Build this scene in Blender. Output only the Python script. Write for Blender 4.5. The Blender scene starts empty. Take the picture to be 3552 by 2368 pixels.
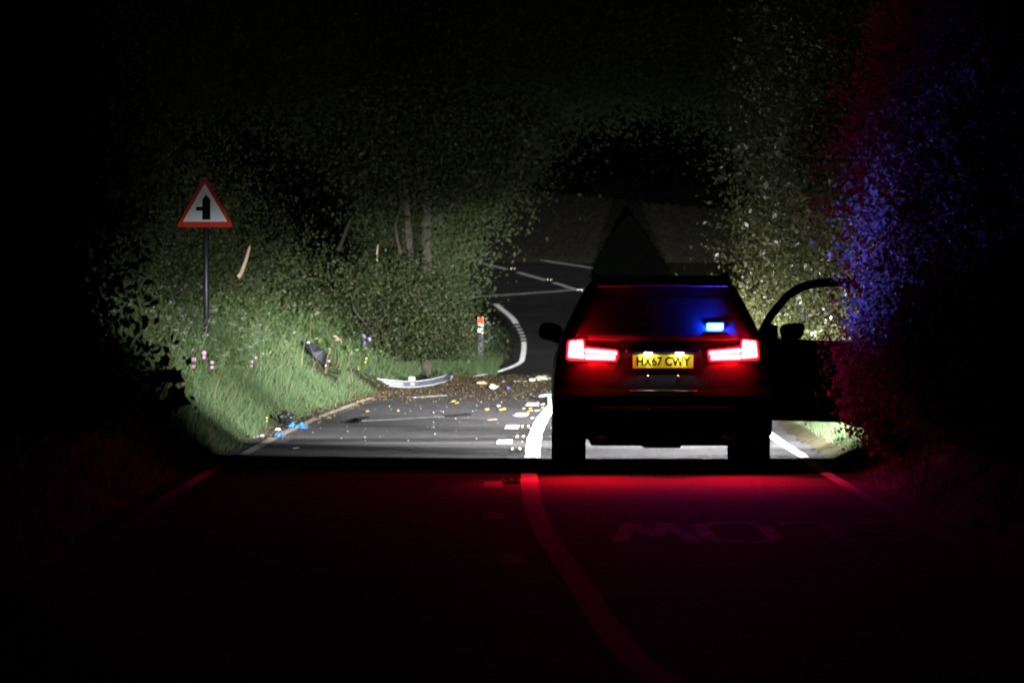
import bpy, bmesh, math, random
import numpy as np
from mathutils import Vector, Matrix
R = math.radians
S = bpy.context.scene
COL = S.collection
random.seed(7); rng = np.random.default_rng(7)

# ------------------------------------------------------------------ camera
FPX, W0, H0, HZ, CAMZ = 27000.0, 3552.0, 2368.0, 1000.0, 1.65
cam = bpy.data.cameras.new("camera"); camo = bpy.data.objects.new("camera", cam); COL.objects.link(camo)
camo.location = (0, 0, CAMZ); camo.rotation_euler = (R(90), 0, 0)
cam.sensor_width = 36; cam.lens = 36*FPX/W0; cam.shift_y = -(H0/2-HZ)/W0
cam.clip_start = 1; cam.clip_end = 3000
cam.dof.use_dof = True; cam.dof.focus_distance = 84; cam.dof.aperture_fstop = 7.1
S.camera = camo
# ------------------------------------------------------------------ night sky
SUN_EL, SUN_ROT = R(-9), R(200)
world = bpy.data.worlds.new("World"); S.world = world; world.use_nodes = True
wn = world.node_tree.nodes; wl = world.node_tree.links
bg = wn["Background"]; sky = wn.new("ShaderNodeTexSky"); sky.sky_type = 'NISHITA'; sky.sun_disc = False
sky.sun_elevation = SUN_EL; sky.sun_rotation = SUN_ROT
wl.new(sky.outputs[0], bg.inputs[0]); bg.inputs[1].default_value = 0.05
# ------------------------------------------------------------------ exposure
S.view_settings.view_transform = 'Standard'; S.view_settings.look = 'None'
S.view_settings.gamma = 1; S.view_settings.exposure = 0; S.view_settings.use_curve_mapping = False
S.render.engine = 'CYCLES'
S.cycles.max_bounces = 4; S.cycles.diffuse_bounces = 2; S.cycles.glossy_bounces = 2
S.cycles.transparent_max_bounces = 6; S.cycles.sample_clamp_indirect = 2; S.cycles.use_denoising = True; S.cycles.filter_width = 1.9
S.cycles.caustics_reflective = False; S.cycles.caustics_refractive = False
# lamp outputs (watts / radiance)
LOW_W, MID_W, HIGH_W, FLOOD_W = 1000, 41000, 340000, 5200
TAIL_L, BLUE_L, PLATE_L, STROBE_W, TAIL_W = 350.0, 1150.0, 150.0, 9500, 1700
CARX, CARY = 1.35, 69.5

# ------------------------------------------------------------------ helpers
def link(o, parent=None):
    COL.objects.link(o)
    if parent: o.parent = parent
    return o
def tag(o, label, cat, group=None):
    o['label'] = label; o['category'] = cat
    if group: o['group'] = group
    return o
def thing(name, label, cat, loc=(0,0,0), rz=0, group=None):
    o = bpy.data.objects.new(name, None); o.empty_display_size = .1; link(o)
    o.location = loc; o.rotation_euler = (0,0,rz)
    return tag(o, label, cat, group)
def kind(o, k): o['kind'] = k; return o
def obj(name, me, mat=None, parent=None, smooth=False):
    if isinstance(me, bmesh.types.BMesh):
        b = me; me = bpy.data.meshes.new(name); b.normal_update(); b.to_mesh(me); b.free()
    if mat:
        me.materials.clear(); me.materials.append(mat)
    if smooth: me.polygons.foreach_set('use_smooth', np.ones(len(me.polygons), bool))
    return link(bpy.data.objects.new(name, me), parent)
def mesh_np(name, v, q):
    """mesh from (n,3) verts and (m,k) faces, all of k corners"""
    me = bpy.data.meshes.new(name); v = np.asarray(v, np.float32); q = np.asarray(q, np.int32); k = q.shape[1]
    me.vertices.add(len(v)); me.vertices.foreach_set('co', v.ravel())
    me.loops.add(q.size); me.loops.foreach_set('vertex_index', q.ravel())
    me.polygons.add(len(q)); me.polygons.foreach_set('loop_start', np.arange(0, q.size, k, dtype=np.int32))
    me.polygons.foreach_set('loop_total', np.full(len(q), k, np.int32))
    me.update(calc_edges=True); return me
def box(b, x0, x1, y0, y1, z0, z1, bev=0.0):
    g = bmesh.ops.create_cube(b, size=1)
    for v in g['verts']:
        v.co = Vector((x0+(v.co.x+.5)*(x1-x0), y0+(v.co.y+.5)*(y1-y0), z0+(v.co.z+.5)*(z1-z0)))
    if bev:
        es = list({e for v in g['verts'] for e in v.link_edges})
        bmesh.ops.bevel(b, geom=es, offset=bev, segments=2, affect='EDGES', profile=.6)
def tube(b, pts, rad, n=8, cap=True):
    """tube along a polyline; rad is a number or one per point"""
    pts = [Vector(p) for p in pts]; rings = []
    if not hasattr(rad, '__len__'): rad = [rad]*len(pts)
    up = Vector((0,0,1))
    for i, p in enumerate(pts):
        d = (pts[min(i+1,len(pts)-1)]-pts[max(i-1,0)]).normalized()
        a = d.cross(up if abs(d.z) < .95 else Vector((0,1,0))).normalized(); c = d.cross(a)
        rings.append([b.verts.new(p+(a*math.cos(2*math.pi*k/n)+c*math.sin(2*math.pi*k/n))*rad[i]) for k in range(n)])
    for r0, r1 in zip(rings, rings[1:]):
        for k in range(n): b.faces.new((r0[k], r0[(k+1)%n], r1[(k+1)%n], r1[k]))
    if cap:
        b.faces.new(rings[0][::-1]); b.faces.new(rings[-1])
def prism(b, poly, f0, f1):
    """extrude a 2-D polygon between two maps (u,v)->point"""
    a = [b.verts.new(f0(u,v)) for u,v in poly]; c = [b.verts.new(f1(u,v)) for u,v in poly]; n = len(poly)
    b.faces.new(a); b.faces.new(c[::-1])
    for i in range(n): b.faces.new((a[i], c[i], c[(i+1)%n], a[(i+1)%n]))
    bmesh.ops.recalc_face_normals(b, faces=b.faces[:])
def roundpoly(poly, r, n=4):
    out = []; m = len(poly)
    for i in range(m):
        p0, p, p1 = Vector(poly[i-1]), Vector(poly[i]), Vector(poly[(i+1)%m])
        d0 = (p0-p); d1 = (p1-p); rr = min(r, d0.length*.45, d1.length*.45)
        a = p+d0.normalized()*rr; c = p+d1.normalized()*rr
        for k in range(n+1):
            t = k/n; out.append(tuple((1-t)**2*a+2*t*(1-t)*p+t*t*c))
    return out
def lathe_x(b, prof, n=28):
    """prof of (x, r) turned about the x axis, closed loop"""
    rings = [[b.verts.new((x, r*math.cos(2*math.pi*k/n), r*math.sin(2*math.pi*k/n))) for k in range(n)] for x, r in prof]
    for r0, r1 in zip(rings, rings[1:]+rings[:1]):
        for k in range(n): b.faces.new((r0[k], r1[k], r1[(k+1)%n], r0[(k+1)%n]))

# ------------------------------------------------------------------ materials
def mat(name, col, rough=.6, metal=0, spec=.5, emit=None, estr=0):
    m = bpy.data.materials.new(name); m.use_nodes = True; p = m.node_tree.nodes["Principled BSDF"]
    p.inputs['Base Color'].default_value = (*col, 1); p.inputs['Roughness'].default_value = rough
    p.inputs['Metallic'].default_value = metal; p.inputs['Diffuse Roughness'].default_value = .8 if rough > .55 else 0; p.inputs['Specular IOR Level'].default_value = spec
    if emit:
        p.inputs['Emission Color'].default_value = (*emit, 1); p.inputs['Emission Strength'].default_value = estr
    return m
def nodes(m): return m.node_tree.nodes, m.node_tree.links, m.node_tree.nodes["Principled BSDF"]
def ramp(n, stops):
    r = n.new("ShaderNodeValToRGB"); e = r.color_ramp.elements
    while len(e) < len(stops): e.new(.5)
    for el, (p, c) in zip(e, stops): el.position = p; el.color = (*c, 1)
    return r
def noise(n, l, scale, detail=4, vec=None, rough=.55):
    t = n.new("ShaderNodeTexNoise"); t.inputs['Scale'].default_value = scale; t.inputs['Detail'].default_value = detail
    t.inputs['Roughness'].default_value = rough
    if vec: l.new(vec, t.inputs['Vector'])
    return t
def pos(n): return n.new("ShaderNodeNewGeometry").outputs['Position']
def bump(n, l, p, h, strength, dist):
    b = n.new("ShaderNodeBump"); b.inputs['Strength'].default_value = strength; b.inputs['Distance'].default_value = dist
    l.new(h, b.inputs['Height']); l.new(b.outputs[0], p.inputs['Normal']); return b
def leaf_mat(name, stops, rough=.45, trans=.25, spec=.5):
    m = mat(name, stops[0][1], rough, spec=spec); n, l, p = nodes(m)
    g = n.new("ShaderNodeNewGeometry"); r = ramp(n, stops); l.new(g.outputs['Random Per Island'], r.inputs[0])
    nz = noise(n, l, .9, 3, g.outputs['Position']); mx = n.new("ShaderNodeMixRGB"); mx.blend_type = 'MULTIPLY'; mx.inputs[0].default_value = .55
    rr = ramp(n, [(.35, (.55,.5,.45)), (.65, (1.15,1.15,1.0))]); l.new(nz.outputs[0], rr.inputs[0])
    l.new(r.outputs[0], mx.inputs[1]); l.new(rr.outputs[0], mx.inputs[2]); l.new(mx.outputs[0], p.inputs['Base Color'])
    t = n.new("ShaderNodeBsdfTranslucent"); l.new(mx.outputs[0], t.inputs[0])
    ms = n.new("ShaderNodeMixShader"); ms.inputs[0].default_value = trans
    out = n["Material Output"]; l.new(p.outputs[0], ms.inputs[1]); l.new(t.outputs[0], ms.inputs[2]); l.new(ms.outputs[0], out.inputs[0])
    return m
M = {}
M['grass'] = leaf_mat('grass', [(0,(.045,.085,.034)),(.5,(.07,.12,.052)),(.85,(.095,.14,.065)),(1,(.18,.165,.10))], .6, .3, .15)
M['weeds'] = leaf_mat('weeds', [(0,(.03,.065,.018)),(.6,(.055,.10,.025)),(.9,(.09,.12,.03)),(1,(.12,.10,.05))], .5, .25)
M['hedge'] = leaf_mat('hedge', [(0,(.015,.026,.009)),(.6,(.03,.042,.015)),(.9,(.055,.062,.024)),(1,(.06,.045,.025))], .55, .2, .2)
M['ivy'] = leaf_mat('ivy', [(0,(.032,.042,.014)),(.5,(.06,.068,.02)),(.85,(.095,.095,.035)),(1,(.12,.12,.08))], .36, .3, .7)
M['dark_leaf'] = leaf_mat('dark_leaf', [(0,(.025,.04,.015)),(1,(.05,.065,.025))], .6, .15, .2)
M['hedge_near'] = leaf_mat('hedge_near', [(0,(.04,.05,.03)),(.6,(.06,.075,.045)),(1,(.10,.11,.08))], .8, .5, .1)
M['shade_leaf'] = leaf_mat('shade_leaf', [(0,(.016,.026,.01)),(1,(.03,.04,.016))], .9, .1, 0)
M['canopy'] = leaf_mat('canopy', [(0,(.03,.045,.018)),(.6,(.055,.07,.028)),(1,(.08,.09,.04))], .6, .25, .2)
M['dark_cone'] = leaf_mat('dark_cone', [(0,(.003,.004,.003)),(1,(.005,.006,.005))], .9, .02, .0)  # near-black so the cone reads as shade; the distant hedge shares it
def bark():
    m = mat('bark', (.12,.095,.065), .9); n, l, p = nodes(m)
    t = noise(n, l, 9, 5, pos(n)); r = ramp(n, [(.3,(.02,.017,.012)),(.6,(.05,.04,.028)),(.8,(.035,.04,.02))])
    l.new(t.outputs[0], r.inputs[0]); l.new(r.outputs[0], p.inputs['Base Color']); bump(n, l, p, t.outputs[0], .7, .03); return m
M['bark'] = bark()
def soil():
    m = mat('soil', (.06,.05,.03), .95, spec=.1); n, l, p = nodes(m); P = pos(n)
    t = noise(n, l, 1.2, 6, P); r = ramp(n, [(.3,(.035,.028,.016)),(.5,(.06,.05,.028)),(.7,(.05,.065,.025))])
    l.new(t.outputs[0], r.inputs[0]); l.new(r.outputs[0], p.inputs['Base Color'])
    t2 = noise(n, l, 7, 5, P); bump(n, l, p, t2.outputs[0], 1, .15); return m
M['soil'] = soil()
def asphalt():
    m = mat('asphalt', (.05,.05,.05), .85, spec=.012); n, l, p = nodes(m); P = pos(n)
    t = noise(n, l, .8, 8, P, .65); r = ramp(n, [(.3,(.036,.035,.036)),(.5,(.055,.053,.053)),(.7,(.076,.073,.071))]); l.new(t.outputs[0], r.inputs[0])
    f = noise(n, l, 45, 3, P); rf = ramp(n, [(.35,(.6,.6,.6)),(.7,(1.35,1.35,1.35))]); l.new(f.outputs[0], rf.inputs[0])
    mx = n.new("ShaderNodeMixRGB"); mx.blend_type = 'MULTIPLY'; mx.inputs[0].default_value = 1
    l.new(r.outputs[0], mx.inputs[1]); l.new(rf.outputs[0], mx.inputs[2])
    # spilled earth from the bank, between 110 and 160 m out and along the kerbless edges
    sx = n.new("ShaderNodeSeparateXYZ"); l.new(P, sx.inputs[0])
    m1 = n.new("ShaderNodeMapRange"); m1.interpolation_type = 'SMOOTHSTEP'
    for k, v in (('From Min',108),('From Max',132)): m1.inputs[k].default_value = v
    l.new(sx.outputs[1], m1.inputs[0])
    m2 = n.new("ShaderNodeMapRange"); m2.interpolation_type = 'SMOOTHSTEP'
    for k, v in (('From Min',141),('From Max',149),('To Min',1),('To Max',0)): m2.inputs[k].default_value = v
    l.new(sx.outputs[1], m2.inputs[0])
    mm = n.new("ShaderNodeMath"); mm.operation = 'MULTIPLY'; l.new(m1.outputs[0], mm.inputs[0]); l.new(m2.outputs[0], mm.inputs[1])
    d = noise(n, l, 2.2, 6, P); dr = ramp(n, [(.38,(0,0,0)),(.6,(1,1,1))]); l.new(d.outputs[0], dr.inputs[0])
    mm2 = n.new("ShaderNodeMath"); mm2.operation = 'MULTIPLY'; l.new(mm.outputs[0], mm2.inputs[0]); l.new(dr.outputs[0], mm2.inputs[1])
    mx2 = n.new("ShaderNodeMixRGB"); l.new(mm2.outputs[0], mx2.inputs[0]); l.new(mx.outputs[0], mx2.inputs[1]); mx2.inputs[2].default_value = (.085,.058,.036,1)
    l.new(mx2.outputs[0], p.inputs['Base Color']); bump(n, l, p, f.outputs[0], .3, .03); return m
M['asphalt'] = asphalt()
def paint_line():
    m = mat('road_paint', (.8,.8,.78), .7, spec=.07); n, l, p = nodes(m); P = pos(n)
    t = noise(n, l, 9, 5, P); r = ramp(n, [(.3,(.45,.44,.42)),(.45,(.8,.8,.78))]); l.new(t.outputs[0], r.inputs[0]); l.new(r.outputs[0], p.inputs['Base Color'])
    f = noise(n, l, 50, 3, P); bump(n, l, p, f.outputs[0], .5, .05); return m
M['line'] = paint_line()
def worn_paint():
    m = mat('worn_paint', (.5,.5,.48), .7, spec=.06); n, l, p = nodes(m); P = pos(n)
    t = noise(n, l, 5, 6, P, .7); r = ramp(n, [(.4,(.08,.08,.08)),(.6,(.5,.5,.48))]); l.new(t.outputs[0], r.inputs[0]); l.new(r.outputs[0], p.inputs['Base Color'])
    f = noise(n, l, 50, 3, P); bump(n, l, p, f.outputs[0], 1, .05); return m
M['worn'] = worn_paint()
M['dull'] = mat('dull_paint', (.13,.122,.11), .8, spec=.05)
M['far_line'] = mat('far_paint', (.42,.42,.43), .8, spec=.05)
M['tar'] = mat('tar', (.012,.012,.012), .7, spec=.2)
M['paint'] = mat('car_paint', (.011,.011,.013), .4, spec=.5)
M['plastic'] = mat('black_plastic', (.022,.022,.022), .55)
M['glass'] = mat('tinted_glass', (.065,.065,.075), .65, spec=.3)
M['rubber'] = mat('rubber', (.02,.02,.02), .85, spec=.2)
M['rim'] = mat('alloy', (.25,.25,.26), .35, 1)
M['chrome'] = mat('chrome', (.75,.75,.77), .22, 1)
M['interior'] = mat('interior_trim', (.015,.015,.015), .8)
M['tail_lens'] = mat('tail_lens', (.25,.005,.01), .3, emit=(1,.004,.02), estr=2.2)
M['tail_core'] = mat('tail_core', (.3,.01,.01), .4, emit=(1,.0045,.006), estr=TAIL_L)
M['blue_core'] = mat('blue_core', (.1,.1,.3), .4, emit=(.0022,.03,1), estr=BLUE_L)
M['plate_lamp'] = mat('plate_lamp', (.8,.8,.8), .4, emit=(1,1,1), estr=PLATE_L)
M['plate'] = mat('plate_yellow', (.85,.62,.02), .4)
M['black'] = mat('black_print', (.006,.006,.006), .9, spec=.05)
M['lamp_glass'] = mat('headlamp_glass', (.6,.6,.6), .2)
M['sign_red'] = mat('sign_red', (.55,.035,.015), .7, spec=.15)
M['sign_white'] = mat('sign_white', (.75,.78,.8), .7, spec=.2)
M['sign_grey'] = mat('post_paint', (.012,.011,.016), .45)
M['post_white'] = mat('post_white', (.72,.7,.64), .6)
M['post_black'] = mat('post_black', (.02,.02,.03), .6)
M['reflector'] = mat('red_reflector', (.75,.022,.004), .42, 1)
M['stud'] = mat('stud_glass', (.95,.85,.55), .22, 1)
M['metal_bent'] = mat('bent_metal', (.05,.055,.075), .5, .3); M['flange'] = mat('flange_metal', (.42,.42,.42), .5, .3)
def dcol(name, c, rough=.5, metal=0):
    if name not in M: M[name] = mat(name, c, rough, metal)
    return M[name]
for a in [('white_bit',(.75,.74,.72)),('grey_bit',(.35,.35,.38)),('yellow_bit',(.45,.36,.06)),('orange_bit',(.5,.25,.1)),('blue_vinyl',(.035,.22,.85)),('deep_blue',(.05,.12,.6)),
          ('tan_bit',(.45,.33,.2)),('black_bit',(.014,.014,.016)),('pale_green',(.55,.62,.38)),('pale_wood',(.5,.4,.25)),('pink_petal',(.5,.2,.4)),('white_petal',(.42,.45,.42)),
          ('yellow_petal',(.75,.6,.05)),('violet_petal',(.25,.22,.6)),('slate_box',(.012,.014,.018))]: dcol(*a)
M['gloss_black'] = mat('gloss_black', (.006,.006,.01), .3, spec=.35)

# ------------------------------------------------------------------ terrain
def hermite(pts):
    xs = np.array([p[0] for p in pts], float); ys = np.array([p[1] for p in pts], float)
    h = np.diff(xs); d = np.diff(ys)/h; m = np.zeros(len(xs)); m[0] = d[0]; m[-1] = d[-1]
    for i in range(1, len(xs)-1):
        if d[i-1]*d[i] > 0:
            w1 = 2*h[i]+h[i-1]; w2 = h[i]+2*h[i-1]; m[i] = (w1+w2)/(w1/d[i-1]+w2/d[i])
    def f(x):
        x = np.clip(np.asarray(x, float), xs[0], xs[-1]); i = np.clip(np.searchsorted(xs, x, side='right')-1, 0, len(xs)-2)
        t = (x-xs[i])/h[i]
        return (ys[i]*(1+2*t)*(1-t)**2 + m[i]*h[i]*t*(1-t)**2 + ys[i+1]*t*t*(3-2*t) + m[i+1]*h[i]*t*t*(t-1))
    return f
zr = hermite([(-40,0),(20,0),(150,.0),(165,.08),(180,.32),(230,1.22),(270,2.85),(330,5.0),(400,7.2),(520,9.6),(700,9.0),(1200,6)])
cl = hermite([(-40,3.2),(0,1.7),(20,1.0),(32,.66),(35,.53),(44,.365),(55,.19),(62,.15),(70,.15),(76,.2),(83,.23),(97,.37),(106,.52),(117,.75),(126,1.12),(137,1.65),(145,2.14),(155,2.67),(167,3.08),(183,3.15),(208,2.94),(230,2.35),(245,1.8),(700,1.8)])
xl = lambda D: cl(D)-2.87
xr = lambda D: cl(D)+2.65
def sstep(a, b, x): t = np.clip((x-a)/(b-a), 0, 1); return t*t*(3-2*t)
def ground(x, D):
    x = np.asarray(x, float); D = np.asarray(D, float); z = zr(D)
    tl = xl(D)-.22-x; trr = x-xr(D)-.22
    k = 1-sstep(152, 185, D)
    kb = 1.75*(1-np.exp(-np.maximum(tl,0)/3.0))*k + .9*(1-np.exp(-np.maximum(trr,0)/2.2))*k
    bumps = .07*np.sin(x*2.1+D*.7)*np.sin(D*.9-x)+.04*np.sin(x*5.3-D*1.7)
    off = np.clip(np.maximum(tl, trr)/.6, 0, 1)
    flat = 1-sstep(185, 215, D)
    return z + kb + bumps*off*flat*np.clip(k+.3,0,1) - .03*(1-off)
def P(px, py, on_road=False, lift=0.0):
    """the point of the ground that the ray through a photo pixel meets"""
    a = (px-W0/2)/FPX; s = (HZ-py)/FPX
    D = np.concatenate([np.arange(22,160,.05), np.arange(160,900,.25)])
    g = zr(D) if on_road else ground(a*D, D)
    hit = np.nonzero(CAMZ+s*D <= g+lift)[0]
    d = float(D[hit[0]]) if len(hit) else 500.0
    return Vector((a*d, d, float(zr(d) if on_road else ground(a*d, d))))

ys = np.concatenate([np.arange(-12,190,1.0), np.arange(190,700,5.0), np.arange(700,1201,50)])
xs = np.concatenate([np.arange(-160,-14,8.0), np.arange(-14,-3.5,.5), np.arange(-3.5,6.6,.2), np.arange(6.6,14,.6), np.arange(14,161,8)])
X, Y = np.meshgrid(xs, ys); Z = ground(X, Y)
nx, ny = len(xs), len(ys)
idx = np.arange(nx*ny).reshape(ny, nx)
q = np.stack([idx[:-1,:-1], idx[:-1,1:], idx[1:,1:], idx[1:,:-1]], -1).reshape(-1,4)
kind(obj('ground', mesh_np('ground', np.stack([X,Y,Z],-1).reshape(-1,3), q), M['soil'], smooth=True), 'structure')

def strip(name, D, xa, xb, m, parent=None, lift=.0, ncol=1):
    D = np.asarray(D, float); A = np.broadcast_to(xa, D.shape); B = np.broadcast_to(xb, D.shape)
    v = []; n = ncol+1
    for c in range(n):
        t = c/ncol; x = A+(B-A)*t
        v.append(np.stack([x, D, zr(D)+lift], -1))
    v = np.stack(v, 1).reshape(-1,3); i = np.arange(len(D)*n).reshape(len(D), n)
    qq = np.stack([i[:-1,:-1], i[:-1,1:], i[1:,1:], i[1:,:-1]], -1).reshape(-1,4)
    return obj(name, mesh_np(name, v, qq), m, parent)
Dr = np.concatenate([np.arange(2,74,1.0), np.arange(74,147,.1), np.arange(147,241,1.0)])
wob = lambda D, a: .035*np.sin(D*1.3+a)+.025*np.sin(D*3.7+a*2)
road = kind(strip('road', Dr, xl(Dr)-.25+wob(Dr,0), xr(Dr)+.25+wob(Dr,2), M['asphalt'], ncol=44), 'structure')
_co = np.empty(len(road.data.vertices)*3, np.float32); road.data.vertices.foreach_get('co', _co); _co = _co.reshape(-1,3)
_co[:,2] += np.where((_co[:,1] > 73.9) & (_co[:,1] < 147), rng.uniform(-.006,.001,len(_co)), 0)
road.data.vertices.foreach_set('co', _co.ravel()); road.data.update()
LW = .075
def ribbed(name, D, fa, fb, parent, lift=.006, h_=.0013, m=None):
    """raised rib marking: low risers across the line that face the traffic"""
    v = []
    for d in D:
        for y_, z_ in ((d, lift), (d+.004, lift+h_)): v += [(float(fa(y_)), y_, float(zr(y_))+z_), (float(fb(y_)), y_, float(zr(y_))+z_)]
    m_ = len(v)//2
    return obj(name, mesh_np(name, v, [(2*i,2*i+1,2*i+3,2*i+2) for i in range(m_-1)]), m or M['line'], parent)
D1 = np.arange(20, 74.1, .5)
ribbed('centre_line', np.arange(74,152,.2), lambda d: cl(d)-LW+.08*wob(d,1), lambda d: cl(d)+LW+.08*wob(d,3), road, .006, .004)
strip('centre_line', D1, cl(D1)-LW+.08*wob(D1,1), cl(D1)+LW+.08*wob(D1,3), M['line'], road, .005)
for d in np.arange(47.4, 150, 9.0):            # broken half of the double line
    dd = np.linspace(d-1.0, d+1.0, 5)
    if d < 74: strip('lane_dash', dd, cl(dd)-.31-LW*1.05, cl(dd)-.31+LW*1.05, M['line'], road, .005)
    else: ribbed('lane_dash', np.arange(d-1,d+1.05,.2), lambda q_: cl(q_)-.31-LW*1.05, lambda q_: cl(q_)-.31+LW*1.05, road, .006, .0035)
for a, b in ((20,74),): de = np.arange(a, b+.1, .5); strip('edge_line', de, xl(de)-.05, xl(de)+.055, M['line'], road, .005)
for a, b in ((74.2,86),(86.8,99.3),(99.9,111.5),(112.5,117.5)): ribbed('edge_line', np.arange(a,b,.25), lambda q_: xl(q_)-.05, lambda q_: xl(q_)+.055, road, .006, .0007, M['dull'])
def pix_line(name, pts, w, m, parent, lift=.006, on_road=True, vertical=False):
    """painted line along ground points, w metres wide"""
    p = [P(a, b, on_road) for a, b in pts]; L = []; Rr = []
    for i in range(len(p)):
        d = p[min(i+1,len(p)-1)]-p[max(i-1,0)]; d.z = 0; d.normalize(); nrm = Vector((-d.y, d.x, 0))*w/2
        for s, li in ((1,L),(-1,Rr)):
            c = p[i]+nrm*s; li.append((c.x, c.y, float(zr(c.y) if on_road else ground(c.x,c.y))+lift))
    F = L if sum(q_[1] for q_ in L) < sum(q_[1] for q_ in Rr) else Rr
    v = L+Rr+[(q_[0], q_[1]-.004, q_[2]-.008) for q_ in F]; n = len(p); fo = 0 if F is L else n
    return obj(name, mesh_np(name, v, [(i,i+1,n+i+1,n+i) for i in range(n-1)]+[(fo+i,fo+i+1,2*n+i+1,2*n+i) for i in range(n-1)]), m, parent)
def dens(pts, k=8):
    out = []
    for (a,b),(c,d) in zip(pts, pts[1:]): out += [(a+(c-a)*i/k, b+(d-b)*i/k) for i in range(k)]
    return out+[pts[-1]]
D4 = np.arange(20, 74.1, .5); ribbed('edge_line', np.arange(74.2,104,.25), lambda q_: xr(q_)-.055, lambda q_: xr(q_)+.05, road, .006, .004); strip('edge_line', D4, xr(D4)-.055, xr(D4)+.05, M['line'], road, .005)
# tar bands where a trench was refilled
for (d, w, x0, x1) in ((85.3,1.7,-2.4,2.6),(98.2,.5,-1.6,-.4),(92.6,.35,-.05,.25),(109.5,.5,-.5,.5)):
    xx = np.linspace(x0, x1, 24); v = []
    for i, x in enumerate(xx):
        j = .12*math.sin(i*.9+d); v += [(x, d+j-w/2+.25*(x), .0022), (x, d+j+w/2*(.8+.4*random.random())+.25*(x), .0022)]
    obj('tar_band', mesh_np('tar_band', v, [(2*i,2*i+2,2*i+3,2*i+1) for i in range(23)]), M['tar'], road)
# the word SLOW, painted for traffic coming the other way, so upside down from here
FAR = lambda w: (lambda d: xl(d)-w, lambda d: xl(d)+w)
def letter(ch, x0, w, d0, d1):
    T = {'W': [[(0,1),(.25,0),(.5,.75),(.75,0),(1,1)]], 'O': [[(0,.15),(0,.85),(.2,1),(.8,1),(1,.85),(1,.15),(.8,0),(.2,0),(0,.15)]], 'L': [[(0,1),(0,0),(1,0)]],
         'S': [[(1,.85),(.8,1),(.2,1),(0,.85),(0,.62),(.2,.5),(.8,.5),(1,.38),(1,.15),(.8,0),(.2,0),(0,.15)]]}[ch]
    b = bmesh.new(); sw = .055
    for st in T:
        pts = [Vector((x0+w*(1-u), d1-(d1-d0)*v)) for u, v in st]
        for i,(a,c) in enumerate(zip(pts, pts[1:])):
            e = (c-a); nx_ = Vector((-e.y, e.x)).normalized(); 
            wv = Vector((nx_.x*sw, nx_.y*sw*4.2)); k = .0045+.0004*i
            vs = [b.verts.new((q_.x, q_.y, float(zr(q_.y))+k)) for q_ in (a-wv, a+wv, c+wv, c-wv)]
            b.faces.new(vs)
    bmesh.ops.recalc_face_normals(b, faces=b.faces[:])
    return obj('painted_letter', b, M['worn'], road)
ribbed('edge_line', np.arange(145.5,184,.4), *FAR(.055), road)
for d in (186.6,190.2,194,197.8,201.8): ribbed('edge_dash', np.arange(d-.5,d+.55,.25), *FAR(.065), road)
ribbed('edge_line', np.arange(205,229,.4), *FAR(.08), road)
for ch, x0, w in (('W',.70,.50),('O',1.30,.44),('L',1.86,.32),('S',2.24,.36)): letter(ch, x0, w, 50.6, 54.6)

# far road climbing across the hillside beyond the junction
n_ = [(1480,1047),(1592,1042),(2000,1014),(2250,997)]; f_ = [(1480,852),(1576,866),(1980,927),(2250,966)]
nd = dens(n_, 6); fd = dens(f_, 6); V = []
for (a,b),(c,d) in zip(nd, fd):
    p0 = P(a,b); p1 = P(c,d)
    for t in np.linspace(0,1,7):
        q_ = p0.lerp(p1,t); V.append((q_.x,q_.y,float(ground(q_.x,q_.y))+.05))
ii = np.arange(len(V)).reshape(-1,7)
far = kind(obj('far_road', mesh_np('far_road', V, np.stack([ii[:-1,:-1],ii[1:,:-1],ii[1:,1:],ii[:-1,1:]],-1).reshape(-1,4)), M['asphalt']), 'structure')
pix_line('edge_line', dens([(1500,1046),(1592,1041),(1800,1028),(2060,1009)]), .12, M['far_line'], far, .075, False)
pix_line('edge_line', dens([(1500,853),(1576,866),(1760,893),(1980,927),(2120,948)]), .14, M['far_line'], far, .085, False)
for a, b in (((1668,922),(1762,944)),((1796,954),(1896,982)),((1922,990),(1960,1002)),((1962,1003),(2003,1016))):
    pix_line('lane_dash', dens([a,b],3), .16, M['far_line'], far, .09, False)
def stud(px, py, label, on_road, s=1.0, lift=.05):
    p = P(px, py, on_road); t = thing('road_stud', label, 'road stud', (p.x,p.y,p.z+(.004 if on_road else lift)), 0, 'glass road studs')
    b = bmesh.new(); box(b,-.07*s,.07*s,-.06*s,.06*s,0,.022*s,.006); obj('base', b, M['rubber'], t)
    for k in (-.035,.035):
        b = bmesh.new(); bmesh.ops.create_uvsphere(b, u_segments=10, v_segments=6, radius=.024*s)
        for v in b.verts: v.co = Vector((v.co.x+k*s, v.co.y*.35-.064*s, v.co.z+.022*s))
        obj('reflector', b, M['stud'], t, True)
stud(1822,1486,'glass road stud between the double lines, just past the second dash',True)
stud(1804,1521,'glass road stud between the double lines, just past the nearest lit dash',True)
stud(1790,1566,'dim glass road stud between the double lines at the edge of the light',True)
stud(1775,1677,'reddish road stud beside the dash behind the car',True)
stud(1779,946,'yellowish road stud highest up the far road centre line',False,1.6,.09)
stud(1906,983,'yellowish road stud halfway along the far road centre line',False,1.6,.09)
stud(2010,1020,'yellowish road stud on the far road next to the car roof pillar',False,1.6,.09)

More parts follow.
